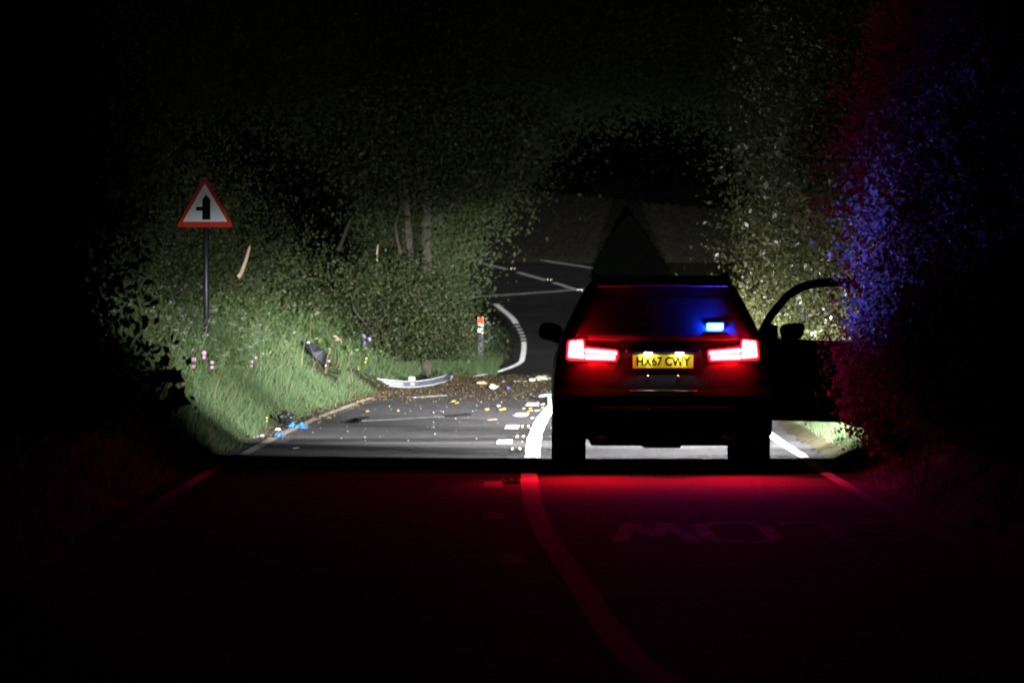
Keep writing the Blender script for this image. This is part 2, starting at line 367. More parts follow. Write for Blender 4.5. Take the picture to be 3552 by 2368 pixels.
# ------------------------------------------------------------------ foliage
def leaf_quads(c, nrm_bias, size, asp=.55, droop=0):
    """rhombic leaves, one quad each, at points c"""
    n = len(c); a = rng.normal(size=(n,3)); a += np.array([0,0,-droop]); a /= np.linalg.norm(a,axis=1)[:,None]
    b = rng.normal(size=(n,3))+nrm_bias; s = np.cross(a, b); s /= np.linalg.norm(s,axis=1)[:,None]+1e-9
    ln = .5+.5*np.sin(c[:,0]*3.3+c[:,2]*2.1)*np.sin(c[:,1]*1.9-c[:,2]*2.7); L = (size*(.62+.75*ln)*(.65+.7*rng.random(n)))[:,None]; fold = np.cross(a, s)*L*.12
    v = np.stack([c-a*L, c+s*L*asp+fold, c+a*L, c-s*L*asp+fold], 1).reshape(-1,3)
    return v, np.arange(4*n).reshape(-1,4)
def crown_pts(ells, n, clump=.28, shell=.55, per=14, ragged=.12, gaps=.45):
    """leaf points in clumps spread through ellipsoids (cx,cy,cz,rx,ry,rz)"""
    vol = np.array([e[3]*e[4]*e[5] for e in ells])**.7; pr = vol/vol.sum(); out = []
    for e, k in zip(ells, np.round(pr*n).astype(int)):
        m = max(1, k//per); d = rng.normal(size=(m,3)); d /= np.linalg.norm(d,axis=1)[:,None]
        r = shell+(1.08-shell)*rng.random(m)**.8; cc = np.array(e[:3])+d*r[:,None]*np.array(e[3:6])
        cc += rng.normal(size=(m,3))*ragged*np.minimum(np.array(e[3:6]),1.2)
        gap = np.sin(cc[:,0]*2.3+1.1)*np.sin(cc[:,1]*1.1)+np.sin(cc[:,2]*2.9+cc[:,1]*.7)*np.sin(cc[:,0]*1.7-cc[:,2])
        cc = cc[gap > -gaps]; m = len(cc)
        cnt = rng.poisson(per, m); cs = clump*(.5+rng.random(m))
        out.append(np.repeat(cc, cnt, 0)+rng.normal(size=(cnt.sum(),3))*np.repeat(cs, cnt)[:,None]*np.array([1,1,.75]))
    return np.concatenate(out)
def plant(name, cat, label, x, D, ells, n, leaf, m, stems=(), group=None, clump=.28, shell=.55, asp=.55, ragged=.12):
    """a shrub or tree: root at the ground, crown of leaf clumps, trunk or stems; ells are relative to the root"""
    z = float(ground(x, D)); t = thing(name, label, cat, (x, D, z-.03), 0, group)
    c = crown_pts(ells, int(n*2.7), clump, shell, 14, ragged, .4 if name == 'hedge_shrub' and m != M['hedge_near'] or name == 'ivy_shrub' else 9); keep = c[:,2] > .02
    wy = c[:,1]+D; px_ = W0/2+FPX*(c[:,0]+x)/wy; py_ = HZ-FPX*(c[:,2]+z-CAMZ)/wy
    keep &= ~((wy < 103) & (wy > 30) & (abs(px_-711) < 150) & (py_ > 590) & (py_ < 1130))     # drops leaves that would cover the sign from the camera
    c = c[keep]; v, q_ = leaf_quads(c, np.zeros(3), leaf*.56, asp, .25)
    obj('crown', mesh_np('crown', v, q_), m, t)
    for st in stems:
        b = bmesh.new(); tube(b, st[0], st[1], 8); obj('trunk' if st[1][0] > .1 else 'stem', b, M['bark'], t, True)
    return t
def stemset(h, k, spread, r):
    out = []
    for i in range(k):
        a = random.random()*6.28; dx, dy = math.cos(a)*spread, math.sin(a)*spread
        out.append(([(dx*.15,dy*.15,-.1),(dx*.35,dy*.35,h*.35),(dx*.8+random.uniform(-.1,.1),dy*.8,h*.7),(dx,dy,h)], [r,r*.85,r*.6,r*.3]))
    return out
G1 = 'shrubs of the roadside hedge behind the road sign'
L_shrubs = [(-6.4,97,'dark shrub in the hedge left of the road sign, nearest the camera',(0,0,2.0,1.5,4.2,2.3)),
            (-6.3,106,'leafy green shrub in the hedge directly behind the triangular road sign',(0,0,1.9,1.5,4.5,2.2)),
            (-6.3,117,'brownish shrub in the hedge just beyond the road sign',(0,0,1.6,1.5,5,2.0)),
            (-5.8,127,'sparse dark shrub among bare stems in the middle of the hedge',(0,0,1.2,1.5,4.5,1.7)),
            (-4.9,135,'low shaded shrub below the twin pale trunks',(0,0,1.0,1.4,4,1.6)),
            (-2.15,136.5,'green shrub spilling down the bank beside the pale trunks',(0,0,.75,.85,2.6,1.0)),
            (-2.05,149.5,'shrub at the far end of the hedge, next to the marker post',(0,0,1.4,.72,2.5,1.9))]
for i, (x, D, lab, e) in enumerate(L_shrubs):
    plant('hedge_shrub', 'shrub', lab, x, D, [e, (e[0]+.3,e[1],e[2]*.5,e[3]*1.15,e[4],e[5]*.6)], 13000 if i not in (3,4) else 8000, .055, M['hedge'] if i % 3 else M['dark_leaf'], stemset(2.6 if i < 4 else 1.3,4,.9,.035 if i < 3 else .014), G1)
G2 = 'trees arching over the road'
def tree(x, D, label, ells, n, h, r, m=M['dark_leaf'], lean=0, fork=None):
    tr = [([(0,0,-.2),(lean*.15,0,h*.3),(lean*.5,0,h*.65),(lean,0,h)], [r,r*.85,r*.7,r*.35])]
    if fork: tr.append(([(fork,0,-.2),(fork*1.2,0.1,h*.3),(fork*1.6,.1,h*.6),(fork*2.2,0,h)], [r*.85,r*.75,r*.6,r*.3]))
    for k in range(3):
        z0 = h*(.55+.13*k); a = random.uniform(-.5,.5)+(k%2)*2.6
        tr.append(([(lean*.5,0,z0),(lean*.5+math.cos(a)*.8,math.sin(a),z0+.7),(lean*.5+math.cos(a)*1.8,math.sin(a)*1.8,z0+1.1)], [r*.35,r*.25,r*.1]))
    return plant('roadside_tree', 'tree', label, x, D, ells, n, .07, m, tr, G2, .42, .5)
tree(-7.5,100,'tall dark tree rising behind the hedge nearest the road sign',[(0,0,5.2,2.6,4,2.4),(1.2,2,4.0,1.8,3,1.3)],14000,5,.2)
tree(-7.0,112,'dark tree behind the hedge beyond the road sign',[(0,0,5.2,2.5,4,2.2),(1.4,1,4.3,1.8,3,1.2)],14000,5,.18)
tree(-6.0,125,'dim tree above the bare stems in the hedge',[(0,0,5.0,2.6,4,2.0),(1.8,1,4.6,2.0,3,1.5)],14000,5,.16)
tree(-1.53,140,'twin pale trunked tree leaning over the bank at the hedge end',[(.3,0,4.6,1.6,3,1.6),(1.1,1,4.6,1.0,2,.9),(-.8,0,5.2,2.0,3,1.7)],16000,4.8,.09,M['hedge'],0,-.22)
tree(-2.3,150,'overhanging tree at the far end of the hedge by the marker post',[(.65,0,2.2,.75,2.5,1.0),(1.35,-1,3.25,.9,2.2,.75),(1.85,-2,4.2,1.05,2.5,.85),(2.7,-2,5.2,1.6,3,.9),(.4,0,4.6,1.5,3,1.6)],42000,4.6,.15,M['canopy'],.9)
tree(5.9,128,'tree reaching its branches across the top of the road',[(-3.6,0,5.25,2.3,4,1.05),(-1.2,0,5.0,1.9,4,1.2),(0,0,4.6,2.2,4,1.9),(-5.2,2,5.5,1.5,3,.9)],50000,5.4,.2,M['dark_leaf'],-1)
tree(6.4,104,'tree standing above the ivy hedge beyond the open car door',[(-.6,0,5.4,2.0,4,1.7),(.3,0,4.6,2.0,4,2)],13000,4.8,.2)
# a few leafy twigs that hang into the gap of sky
def sprig(name, label, p, n, size, m, spread, hang):
    t = thing(name, label, 'branch', p)
    b = bmesh.new(); tube(b, [(-spread*.9,0,hang*1.3),(-spread*.2,0,hang*.6),(0,0,0)], [.012,.009,.004], 6); obj('twig', b, M['bark'], t)
    c = rng.normal(size=(n,3))*np.array([spread*.5,.2,hang*.22])+np.array([-spread*.3,0,hang*.45])
    v, q_ = leaf_quads(c, np.zeros(3), size, .55, .2); obj('leaves', mesh_np('leaves', v, q_), m, t)
sprig('hanging_twig','leafy twig hanging down into the dark gap between the trees',(.95,130,4.30),90,.05,M['hedge'],.35,.45)
sprig('hanging_twig','smaller leafy twig drooping from the canopy near the hedge end',(.42,130,4.0),70,.05,M['hedge'],.25,.5)
G3 = 'ivy covered hedge beyond the open car door'
for x, D, lab, e, n in [(4.0,88,'glossy ivy shrub seen through the open car door window',(0,0,1.7,.85,4.0,1.8),12000),
                     (4.15,96,'pale ivy shrub whose edge shows beside the car roof',(0,0,2.2,.95,4.5,2.4),15000),
                     (4.2,105,'ivy shrub lit olive green behind the open car door frame',(0,0,2.5,1.0,5,2.7),16000),
                     (4.35,115,'tall ivy shrub at the far end of the lit hedge',(0,0,2.8,1.05,5,3.0),16000)]:
    plant('ivy_shrub','shrub',lab,x,D,[e,(e[0]-.1,e[1],e[2]*1.6,e[3]*.9,e[4],e[5]*.55),(e[0]-.05,e[1],.7,e[3]*.8,e[4],.7)],n,.055,M['ivy'],stemset(3,4,.5,.05),G3,.2,.65)
G4 = 'hedge behind the car lit red and blue'
for x, D, lab, e, *more in [(4.08,65.7,'hedge shrub touching the open car door, lit red and blue',(0,0,2.0,1.12,3.9,2.3),(-.06,2.7,2.1,1.16,1.1,2.4),(-.06,2.6,1.0,1.15,1.2,.75)),
                     (4.1,60,'hedge shrub one back from the open door, faintly lit blue',(0,0,2.1,1.1,3.6,2.4)),
                     (4.2,53,'unlit hedge shrub further behind the car',(0,0,2.1,1.1,3.8,2.4)),
                     (4.4,45,'black hedge shrub nearest the camera beside the lane of the car',(0,0,2.2,1.1,4.2,2.5))]:
    plant('hedge_shrub','shrub',lab,x,D,[e,*more,(.1,0,4.1,1.0,3,1.2),(-.1,0,.8,1.0,e[4],.7)],(48000 if D > 58 else 14000),(.038 if D > 58 else .06),M['hedge_near'],stemset(3,4,.5,.05),G4,.10,.7,.6,.06)
plant('bramble','shrub','low bramble clump hiding the outer edge of the open car door',3.74,68.5,[(0,0,.62,.70,.85,.62)],13000,.042,M['hedge_near'],stemset(.8,4,.3,.012),None,.1,.6,.6,.06)
G5 = 'black hedge between the camera and the lit bank'
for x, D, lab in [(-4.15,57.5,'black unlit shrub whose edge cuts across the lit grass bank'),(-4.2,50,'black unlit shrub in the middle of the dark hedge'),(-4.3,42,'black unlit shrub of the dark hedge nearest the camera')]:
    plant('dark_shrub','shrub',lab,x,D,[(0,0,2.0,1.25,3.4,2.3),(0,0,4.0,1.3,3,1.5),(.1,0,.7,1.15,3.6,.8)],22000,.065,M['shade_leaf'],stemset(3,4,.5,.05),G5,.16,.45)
# sycamore sprig sticking out of the dark hedge, large lobed leaves
def lobed_leaf(b, c, ax, up, s):
    ax = ax.normalized(); sd = ax.cross(up).normalized(); nn = sd.cross(ax)
    prof = [(0,0),(.25,-.1),(.62,.1),(.45,.35),(.75,.62),(.38,.65),(.25,.8),(0,1.15)]
    pts = prof+[(-u,v) for u,v in prof[-2:0:-1]]
    mid = b.verts.new(c+ax*s*.45+nn*s*.08)
    vs = [b.verts.new(c+sd*u*s+ax*v*s) for u,v in pts]
    for i in range(len(vs)): b.faces.new((mid, vs[i], vs[(i+1)%len(vs)]))
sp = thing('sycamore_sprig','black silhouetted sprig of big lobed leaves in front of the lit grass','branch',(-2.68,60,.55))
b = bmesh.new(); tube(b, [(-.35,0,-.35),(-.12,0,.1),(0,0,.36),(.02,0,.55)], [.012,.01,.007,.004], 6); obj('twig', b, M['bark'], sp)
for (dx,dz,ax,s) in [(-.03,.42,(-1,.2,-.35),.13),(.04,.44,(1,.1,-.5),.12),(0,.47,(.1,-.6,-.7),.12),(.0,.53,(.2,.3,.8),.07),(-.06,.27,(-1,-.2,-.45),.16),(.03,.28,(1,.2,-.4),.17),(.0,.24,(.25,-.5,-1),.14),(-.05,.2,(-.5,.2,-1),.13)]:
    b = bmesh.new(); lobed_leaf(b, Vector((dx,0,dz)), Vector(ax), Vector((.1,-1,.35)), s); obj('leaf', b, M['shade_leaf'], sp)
# leafy cone standing in for a dark shadow shape, field hedge on the hillside
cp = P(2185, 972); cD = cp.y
ct = thing('dark_cone','dark leafy cone standing in for a shadow shape on the hillside above the car roof','tree',(cp.x, cD, cp.z-.1))
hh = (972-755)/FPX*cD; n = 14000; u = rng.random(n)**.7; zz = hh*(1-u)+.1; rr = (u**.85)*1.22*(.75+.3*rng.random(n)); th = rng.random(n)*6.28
v, q_ = leaf_quads(np.stack([rr*np.cos(th), rr*np.sin(th), zz],-1), np.zeros(3), .13, .5, .5); obj('crown', mesh_np('crown', v, q_), M['dark_cone'], ct)
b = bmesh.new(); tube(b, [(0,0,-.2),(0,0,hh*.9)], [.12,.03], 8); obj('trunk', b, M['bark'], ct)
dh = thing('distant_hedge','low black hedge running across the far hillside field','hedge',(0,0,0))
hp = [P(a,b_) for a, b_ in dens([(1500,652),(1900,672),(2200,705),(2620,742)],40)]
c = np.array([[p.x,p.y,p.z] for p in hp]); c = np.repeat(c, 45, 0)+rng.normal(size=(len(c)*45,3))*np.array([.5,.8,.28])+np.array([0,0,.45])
v, q_ = leaf_quads(c, np.zeros(3), .16, .55); obj('crown', mesh_np('crown', v, q_), M['dark_cone'], dh)

# grass, as one mass
def blades(x, D, h, w, lean):
    n = len(x); z = ground(x, D)-.02; a = rng.random(n)*6.28; dx, dy = np.cos(a), np.sin(a); b2 = rng.random(n)*6.28
    lx, ly = np.cos(b2)*lean*h, np.sin(b2)*lean*h
    base = np.stack([x,D,z],-1); mid = base+np.stack([lx*.35,ly*.35,h*.55],-1); tip = base+np.stack([lx,ly,h],-1); sd = np.stack([dx,dy,0*dx],-1)
    v = np.stack([base-sd*w[:,None], base+sd*w[:,None], mid+sd*w[:,None]*.8, mid-sd*w[:,None]*.8, tip+sd*w[:,None]*.12, tip-sd*w[:,None]*.12],1).reshape(-1,3)
    i = np.arange(n)[:,None]*6; q_ = np.concatenate([i+np.array([[0,1,2,3]]), i+np.array([[3,2,4,5]])],0)
    return v, q_
def grass_zone(n, d0, d1, side, t0, t1, hmax, pw=1.0):
    D = d0+(d1-d0)*rng.random(n); t = t0+(t1-t0)*rng.random(n)**pw
    x = xl(D)-.16-t if side < 0 else xr(D)+.16+t
    cl_ = .5+.5*np.sin(x*3.1+D*1.3)*np.sin(D*2.3-x*1.7)
    h = (.05+hmax*np.clip(t/1.3,0,1))*(.30+.85*cl_)*(.4+1.0*rng.random(n))*np.where(rng.random(n) < .06, 1.9, 1)
    return x, D, h
parts = [grass_zone(85000,76,125,-1,0,3.4,.33,1.15), grass_zone(42000,125,156,-1,0,3.2,.25), grass_zone(9000,60,76,-1,0,1.8,.42), grass_zone(6000,30,60,-1,0,1.4,.4),
         grass_zone(12000,72,104,1,.25,1.5,.30), grass_zone(6000,34,72,1,.1,1.2,.35), grass_zone(4000,150,200,-1,0.1,3,.35), tuple(np.concatenate([c_]) for c_ in (lambda n_: (-.75+.9*(rng.random(n_)-.5), 148.6+2.2*rng.random(n_), .22+.3*rng.random(n_)))(1500))]
x = np.concatenate([p[0] for p in parts]); D = np.concatenate([p[1] for p in parts]); h = np.concatenate([p[2] for p in parts])
def flatten(px, py, rx, ry, f):
    global h
    p = P(px, py); k = ((x-p.x)/rx)**2+((D-p.y)/ry)**2 < 1; h = np.where(k, h*f, h)
for a in ((1110,1285,.36,3.2,.22),(1100,1300,.36,3,.3),(1165,1210,.25,2.5,.4),(993,1485,.25,2.5,.3),(1420,1362,.9,3.5,.25),(1224,1300,.2,2,.35)): flatten(*a)
v, q_ = blades(x, D, h, (.0025+.0042*rng.random(len(x))), .25+.5*rng.random(len(x)))
nf = 60000; Df = 262+(rng.random(nf)**1.3)*240; xf = (rng.random(nf)-.5)*Df*.075+Df*.006+.5
v2, q2 = blades(xf, Df, .10+.18*rng.random(nf), .04+.06*rng.random(nf), .5+0*xf)
fg = kind(obj('field_grass', mesh_np('field_grass', v2, q2), leaf_mat('field_grass', [(0,(.034,.033,.027)),(.6,(.048,.044,.035)),(1,(.042,.044,.031))], .9, .2, .05)), 'stuff'); tag(fg, 'dim brownish grass of the field on the far hillside', 'grass')
gr = kind(obj('grass', mesh_np('grass', v, q_), M['grass']), 'stuff'); tag(gr, 'rough green grass covering the verges beside the road', 'grass')
# broad leaved weeds through the bank
n = 95000; D = 78+80*rng.random(n); t = .85+4.4*rng.random(n); x = xl(D)-.16-t
cl_ = np.sin(x*2.3+D*.9)*np.sin(D*1.7-x*1.1)
keep = rng.random(n) < .35+.65*np.clip(cl_+.4,0,1)
for a, b_, rx_, ry_ in ((1108,1285,.42,3.6),(1170,1215,.3,3),(993,1485,.3,3),(1420,1362,1.0,4),(1224,1300,.25,2.5)):
    p = P(a, b_); keep &= ((x-p.x)/rx_)**2+((D-p.y+ry_*.4)/ry_)**2 > 1
x, D, t = x[keep], D[keep], t[keep]
z = ground(x, D)+.04+rng.random(len(x))*(.16+.55*np.clip((t-.6)/2,0,1)*(.4+.6*np.clip(np.sin(x*4.1-D*1.9)*np.sin(D*.8+x*2.2)+.5,0,1)))
v, q_ = leaf_quads(np.stack([x,D,z],-1), np.array([0,-.3,.8]), .042, .45); wd = kind(obj('undergrowth', mesh_np('undergrowth', v, q_), M['weeds']), 'stuff')
tag(wd, 'low leafy weeds and nettles among the grass of the bank', 'weeds')
n = 200; D = 80+74*rng.random(n); t = .6+3.6*rng.random(n); x = xl(D)-.16-t
v, q_ = blades(x, D, (.35+.4*rng.random(n)), .003+.003*rng.random(n), .3+.6*rng.random(n))
ds = kind(obj('dry_stalks', mesh_np('dry_stalks', v, q_), leaf_mat('dry_stalks', [(0,(.12,.10,.05)),(.6,(.24,.20,.11)),(1,(.16,.12,.07))], .8, .1, .1)), 'stuff'); tag(ds, 'thin dry pale stalks leaning among the bank grass', 'stalks')
# brown leaf litter and soil on the road by the bank
n = 6500; D = np.concatenate([112+35*rng.random(n)**.7, 84+40*rng.random(1500)]); u = rng.random(len(D))
x = np.where(np.arange(len(D)) < n, xl(D)-.35+3.6*u**1.5, xl(D)-.25+.45*u)
c = np.stack([x, D, ground(x,D)*(x < xl(D)-.25)+zr(D)*(x >= xl(D)-.25)+.012+.02*rng.random(len(D))],-1)
v, q_ = leaf_quads(c, np.array([0,0,5.]), .010, .7)
M['litter'] = leaf_mat('litter', [(0,(.04,.028,.016)),(.6,(.09,.06,.03)),(.9,(.14,.11,.045)),(1,(.2,.24,.06))], .8, .05, .2)
lt = kind(obj('leaf_litter', mesh_np('leaf_litter', v, q_), M['litter']), 'stuff'); tag(lt, 'brown leaf and soil litter strewn over the road below the bank', 'litter')
n = 330; D = 80+64*rng.random(n)**.75; x = xl(D)+.1+(3.3*rng.random(n)); c = np.stack([x,D,zr(D)+.012],-1)
b_ = rng.normal(size=(n,3)); s = (.003+.008*rng.random(n)**2.5)[:,None]
tt = np.stack([np.array([1,0,-.5]),np.array([-.6,.7,-.5]),np.array([-.4,-.8,-.5]),np.array([0,0,.9])])
ang = rng.random(n)*6.28; ca, sa = np.cos(ang), np.sin(ang)
vv = np.stack([np.stack([tt[k,0]*ca-tt[k,1]*sa, tt[k,0]*sa+tt[k,1]*ca, np.full(n,tt[k,2])],-1)*s for k in range(4)],1)+c[:,None]
i = np.arange(n)[:,None]*4; q3 = np.concatenate([i+np.array([[0,1,3]]),i+np.array([[1,2,3]]),i+np.array([[2,0,3]]),i+np.array([[0,2,1]])],0)
gs = kind(obj('glass_shards', mesh_np('glass_shards', vv.reshape(-1,3), q3), M['grey_bit']), 'stuff'); tag(gs, 'tiny pale shards of broken glass scattered over the road', 'shards')

# wild flowers on the bank, one of each kind and copies
def copy_tree(o, loc, rz, sc):
    c = o.copy(); COL.objects.link(c); c.location = loc; c.rotation_euler = (0,0,rz); c.scale = (sc,)*3
    for ch in o.children:
        d = ch.copy(); COL.objects.link(d); d.parent = c
    return c
def flowers(name, label, cat, group, spots, make):
    base = None
    for px, py in spots:
        p = P(px, py); 
        if base is None:
            base = thing(name, label, cat, p, 0, group); make(base)
        else: copy_tree(base, p, random.random()*6.28, .55+.75*random.random())
def mk_parsley(t):
    b = bmesh.new(); tube(b, [(0,0,-.02),(.02,0,.3),(.0,.02,.50)], [.006,.005,.004], 5)
    hs = []
    for k in range(5):
        a = k*1.26; e = Vector((math.cos(a)*.11, math.sin(a)*.11, .40+.075*((k*2)%5))); tube(b, [(0,.02,.36),e], .003, 4); hs.append(e)
    obj('stem', b, M['weeds'], t)
    for e in hs:
        c = np.array(e)+rng.normal(size=(20,3))*np.array([.022,.022,.012]); v, q_ = leaf_quads(c, np.zeros(3), .007, .8)
        kind(obj('flower_head', mesh_np('flower_head', v, q_), M['white_petal'], t),'stuff')
def mk_petal(m, size, hgt, nh):
    def f(t):
        b = bmesh.new(); tube(b, [(0,0,-.02),(.03,0,hgt*.6),(.05,0,hgt)], .004, 5); obj('stem', b, M['weeds'], t)
        for k in range(nh):
            b = bmesh.new(); c = Vector((.05+random.uniform(-.06,.06), random.uniform(-.05,.05), hgt-.06*k))
            for j in range(5):
                a = j*1.257; d = Vector((math.cos(a), -.35, math.sin(a))); s = Vector((-math.sin(a),0,math.cos(a)))
                q_ = [c, c+d*size*.6+s*size*.4, c+d*size, c+d*size*.6-s*size*.4]; b.faces.new([b.verts.new(p) for p in q_])
            obj('flower_head', b, m, t)
    return f
flowers('cow_parsley','cow parsley with flat white flower heads in the lit grass bank','wildflower','cow parsley on the bank',
        [(600,1170),(660,1150),(690,1220),(735,1180),(780,1240),(720,1300),(820,1260),(880,1290),(640,1290),(560,1240),(860,1360),(900,1350),(1000,1270),(1285,1300),(770,1330),(690,1350),(930,1240),(610,1330)], mk_parsley)
flowers('pink_campion','pink campion flower standing among the bank grass','wildflower','pink flowers on the bank',
        [(706,1345),(712,1362),(902,1300),(893,1330),(545,1350),(842,1190),(828,1150)], mk_petal(M['pink_petal'], .023, .36, 3))
flowers('buttercup','small yellow buttercup low in the grass','wildflower','yellow buttercups on the bank',
        [(1262,1290),(1248,1300),(1315,1255),(920,1490),(1290,1320),(670,1460)], mk_petal(M['yellow_petal'], .014, .22, 2))
flowers('bluebell','single bluish flower on the bank above the metal bumper beam','wildflower',None,[(1262,1235)], mk_petal(M['violet_petal'], .04, .35, 3))
# pale twigs and stems in the hedge
def stick(label, pts, D, r, m):
    p = [Vector(((a-W0/2)/FPX*D, D, CAMZ+(HZ-b_)/FPX*D)) for a, b_ in pts]
    b = bmesh.new(); tube(b, [(q_.x-p[0].x, .04*i, q_.z-p[0].z) for i, q_ in enumerate(p)], [r*(1-.12*i) for i in range(len(p))], 6)
    o = obj('broken_branch', b, m, None, True); o.location = p[0]; tag(o, label, 'branch')
stick('pale snapped branch with peeled bark just beyond the sign post',[(826,962),(835,950),(852,905),(863,862),(866,850)],106,.035,M['pale_wood'])
stick('thin brown stem slanting up in the dark middle of the hedge',[(1172,870),(1185,840),(1205,790),(1215,760)],119,.03,M['bark'])
stick('slim grey stem bending near the twin pale trunks',[(1390,880),(1378,830),(1372,780),(1385,730)],134,.025,M['bark'])
stick('short pale upright stem low in the hedge',[(1307,905),(1309,880),(1311,850)],126,.02,M['pale_wood'])

# ------------------------------------------------------------------ road sign
sx_, sD = (711-W0/2)/FPX*102, 102.0
zt = lambda py: CAMZ+(HZ-py)/FPX*sD
sg = float(ground(sx_, sD))
sign = thing('road_sign','triangular red bordered warning sign for a side road on a dark post','road sign',(sx_, sD, sg))
b = bmesh.new(); tube(b, [(.02,0,-.3),(.012,0,zt(630)-sg)], .038, 14); obj('post', b, M['sign_grey'], sign, True)
s = 102/FPX
def tri(px): return [((u-711)*s, zt(v)-sg) for u, v in px]
fl = lambda y: (lambda u, v: (u, y, v))
b = bmesh.new(); prism(b, roundpoly(tri([(711,609),(612,788),(812,788)]), .05), fl(-.055), fl(-.045)); obj('border', b, M['sign_red'], sign)
b = bmesh.new(); prism(b, roundpoly(tri([(711,637),(635,769),(789,769)]), .012), fl(-.0585), fl(-.0545)); obj('panel', b, M['sign_white'], sign)
k_ = lambda pts: [((400+u*.4464-711)*s, zt(500+v*.4464)-sg) for u, v in pts]
b = bmesh.new(); prism(b, k_([(677,588),(677,518),(628,518),(628,487),(677,487),(677,430),(706,393),(740,430),(740,588)]), fl(-.0615), fl(-.058)); obj('symbol', b, M['black'], sign)
for z_ in (.12,.42):
    b = bmesh.new(); box(b,-.06,.06,-.05,.045,zt(786)-sg+z_,zt(786)-sg+z_+.04,.006); obj('clamp', b, M['sign_grey'], sign)

# ------------------------------------------------------------------ verge marker post
mD = 150.0; mx_ = (1667-W0/2)/FPX*mD; mz = lambda py: CAMZ+(HZ-py)/FPX*mD; mg = float(ground(mx_, mD))
mp = thing('marker_post','white verge marker post with a glowing red reflector by the bend','marker post',(mx_, mD, mg))
b = bmesh.new(); box(b,-.055,.055,-.03,.03,mz(1158)-mg,mz(1099)-mg,.012); obj('post', b, M['post_white'], mp)
b = bmesh.new(); box(b,-.056,.056,-.031,.031,-.2,mz(1158)-mg-.002,.01); obj('base', b, M['post_black'], mp)
b = bmesh.new(); box(b,-.05,.05,-.042,-.032,mz(1121)-mg,mz(1101)-mg,.004); obj('reflector', b, M['reflector'], mp)
t = thing('white_campion','white flowered weed growing against the marker post','wildflower',(mx_+.12, mD-.25, float(ground(mx_+.12,mD-.25))))
b = bmesh.new(); tube(b,[(0,0,0),(.02,0,.5),(.06,0,1.05)],.006,5); obj('stem', b, M['weeds'], t)
c = np.concatenate([rng.normal(size=(14,3))*.05+np.array([.06,0,1.0]), rng.normal(size=(16,3))*.06+np.array([.05,0,.68])]); v, q_ = leaf_quads(c, np.zeros(3), .028, .7); kind(obj('flower_head', mesh_np('flower_head', v, q_), M['white_petal'], t),'stuff')

# ------------------------------------------------------------------ debris of the collision
def blob(px, py, w, h_, m, name, label, cat, on_road=True, depth=None, rough=.35, group=None):
    p = P(px, py+h_/2, on_road); sc = p.y/FPX; b = bmesh.new(); bmesh.ops.create_icosphere(b, subdivisions=3, radius=1)
    ph = [random.uniform(0,6.28) for _ in range(6)]; wx, wz = w*sc/2, h_*sc/2; wy = depth or max(wx*.8, .03)
    for v in b.verts:
        c = v.co; f = 1+rough*(math.sin(3.1*c.x+ph[0])*math.sin(4.3*c.z+ph[1])+.6*math.sin(7*c.y+ph[2])*math.sin(6*c.x+ph[3]))*.6
        v.co = Vector((c.x*wx*f, c.y*wy*f, max(-1, c.z*f)*wz))
    mn = min(v.co.z for v in b.verts)
    for v in b.verts: v.co.z -= mn
    o = obj(name, b, m, None, False); o.location = p+Vector((0,0,.003)); o.rotation_euler = (0,0,random.uniform(-.3,.3)); return tag(o, label, cat, group)
def shard(px, py, w, h_, m, name, label, cat, on_road=True, group=None, tilt=.5):
    p = P(px, py+h_/2, on_road); sc = p.y/FPX; n = 7; wx = w*sc/2; hz = h_*sc
    poly = [(math.cos(6.28*k/n)*wx*(.7+.45*random.random()), math.sin(6.28*k/n)*(.5+.4*random.random())) for k in range(n)]
    b = bmesh.new(); th = .012
    f0 = lambda u, v: (u, v*.05, (v+1)*.5*hz+.15*hz*math.sin(u/wx*3)); f1 = lambda u, v: (u, v*.05+th, (v+1)*.5*hz+.15*hz*math.sin(u/wx*3)+th*.3)
    prism(b, poly, f0, f1); mn = min(v.co.z for v in b.verts)
    for v in b.verts: v.co.z -= mn
    o = obj(name, b, m); o.location = p+Vector((0,0,.003)); o.rotation_euler = (0,0,random.uniform(-.4,.4)); return tag(o, label, cat, group)
def glove(px, py, w, h_, m, label):
    p = P(px, py+h_/2, True); sc = p.y/FPX; t = thing('rubber_glove', label, 'glove', p+Vector((0,0,.003)), random.uniform(-.2,.2))
    w_ = w*sc; hz = h_*sc; b = bmesh.new(); bmesh.ops.create_grid(b, x_segments=14, y_segments=8, size=.5)
    for v in b.verts:
        x_, y_ = v.co.x, v.co.y; k = .55+.45*math.sin((x_+.5)*3.0)
        v.co = Vector((x_*w_*.75+w_*.1, y_*.22*k, hz*(.25+.75*abs(math.sin(x_*5.2+1))*max(0,1-abs(y_)*1.6)*(.6+.4*math.sin(y_*9+x_*11)))*max(.15,1-abs(y_)*1.9)))
    g = bmesh.ops.solidify(b, geom=b.faces[:], thickness=.004); obj('palm', b, m, t)
    for k in range(4):
        b = bmesh.new(); y0 = -.07+.045*k; a = random.uniform(-.4,.4); L = w_*(.22+.06*random.random())
        tube(b, [(-w_*.22,y0,hz*.25),(-w_*.22-L*.6,y0+a*.05,hz*.45),(-w_*.22-L,y0+a*.09,hz*.12)], [.02,.017,.010], 6); obj('finger', b, m, t, True)
    b = bmesh.new(); tube(b, [(w_*.05,-.1,hz*.2),(-w_*.1,-.16,hz*.3),(-w_*.2,-.19,hz*.1)], [.02,.017,.01], 6); obj('thumb', b, m, t, True)
glove(1032,1474,72,20,M['blue_vinyl'],'larger bright blue rubber glove on the road by the edge line')
glove(970,1507,40,12,M['blue_vinyl'],'smaller bright blue rubber glove lying on the white edge line')
blob(868,1501,30,12,M['deep_blue'],'plastic_wrapper','crumpled dark blue wrapper in the grass at the road edge','wrapper')
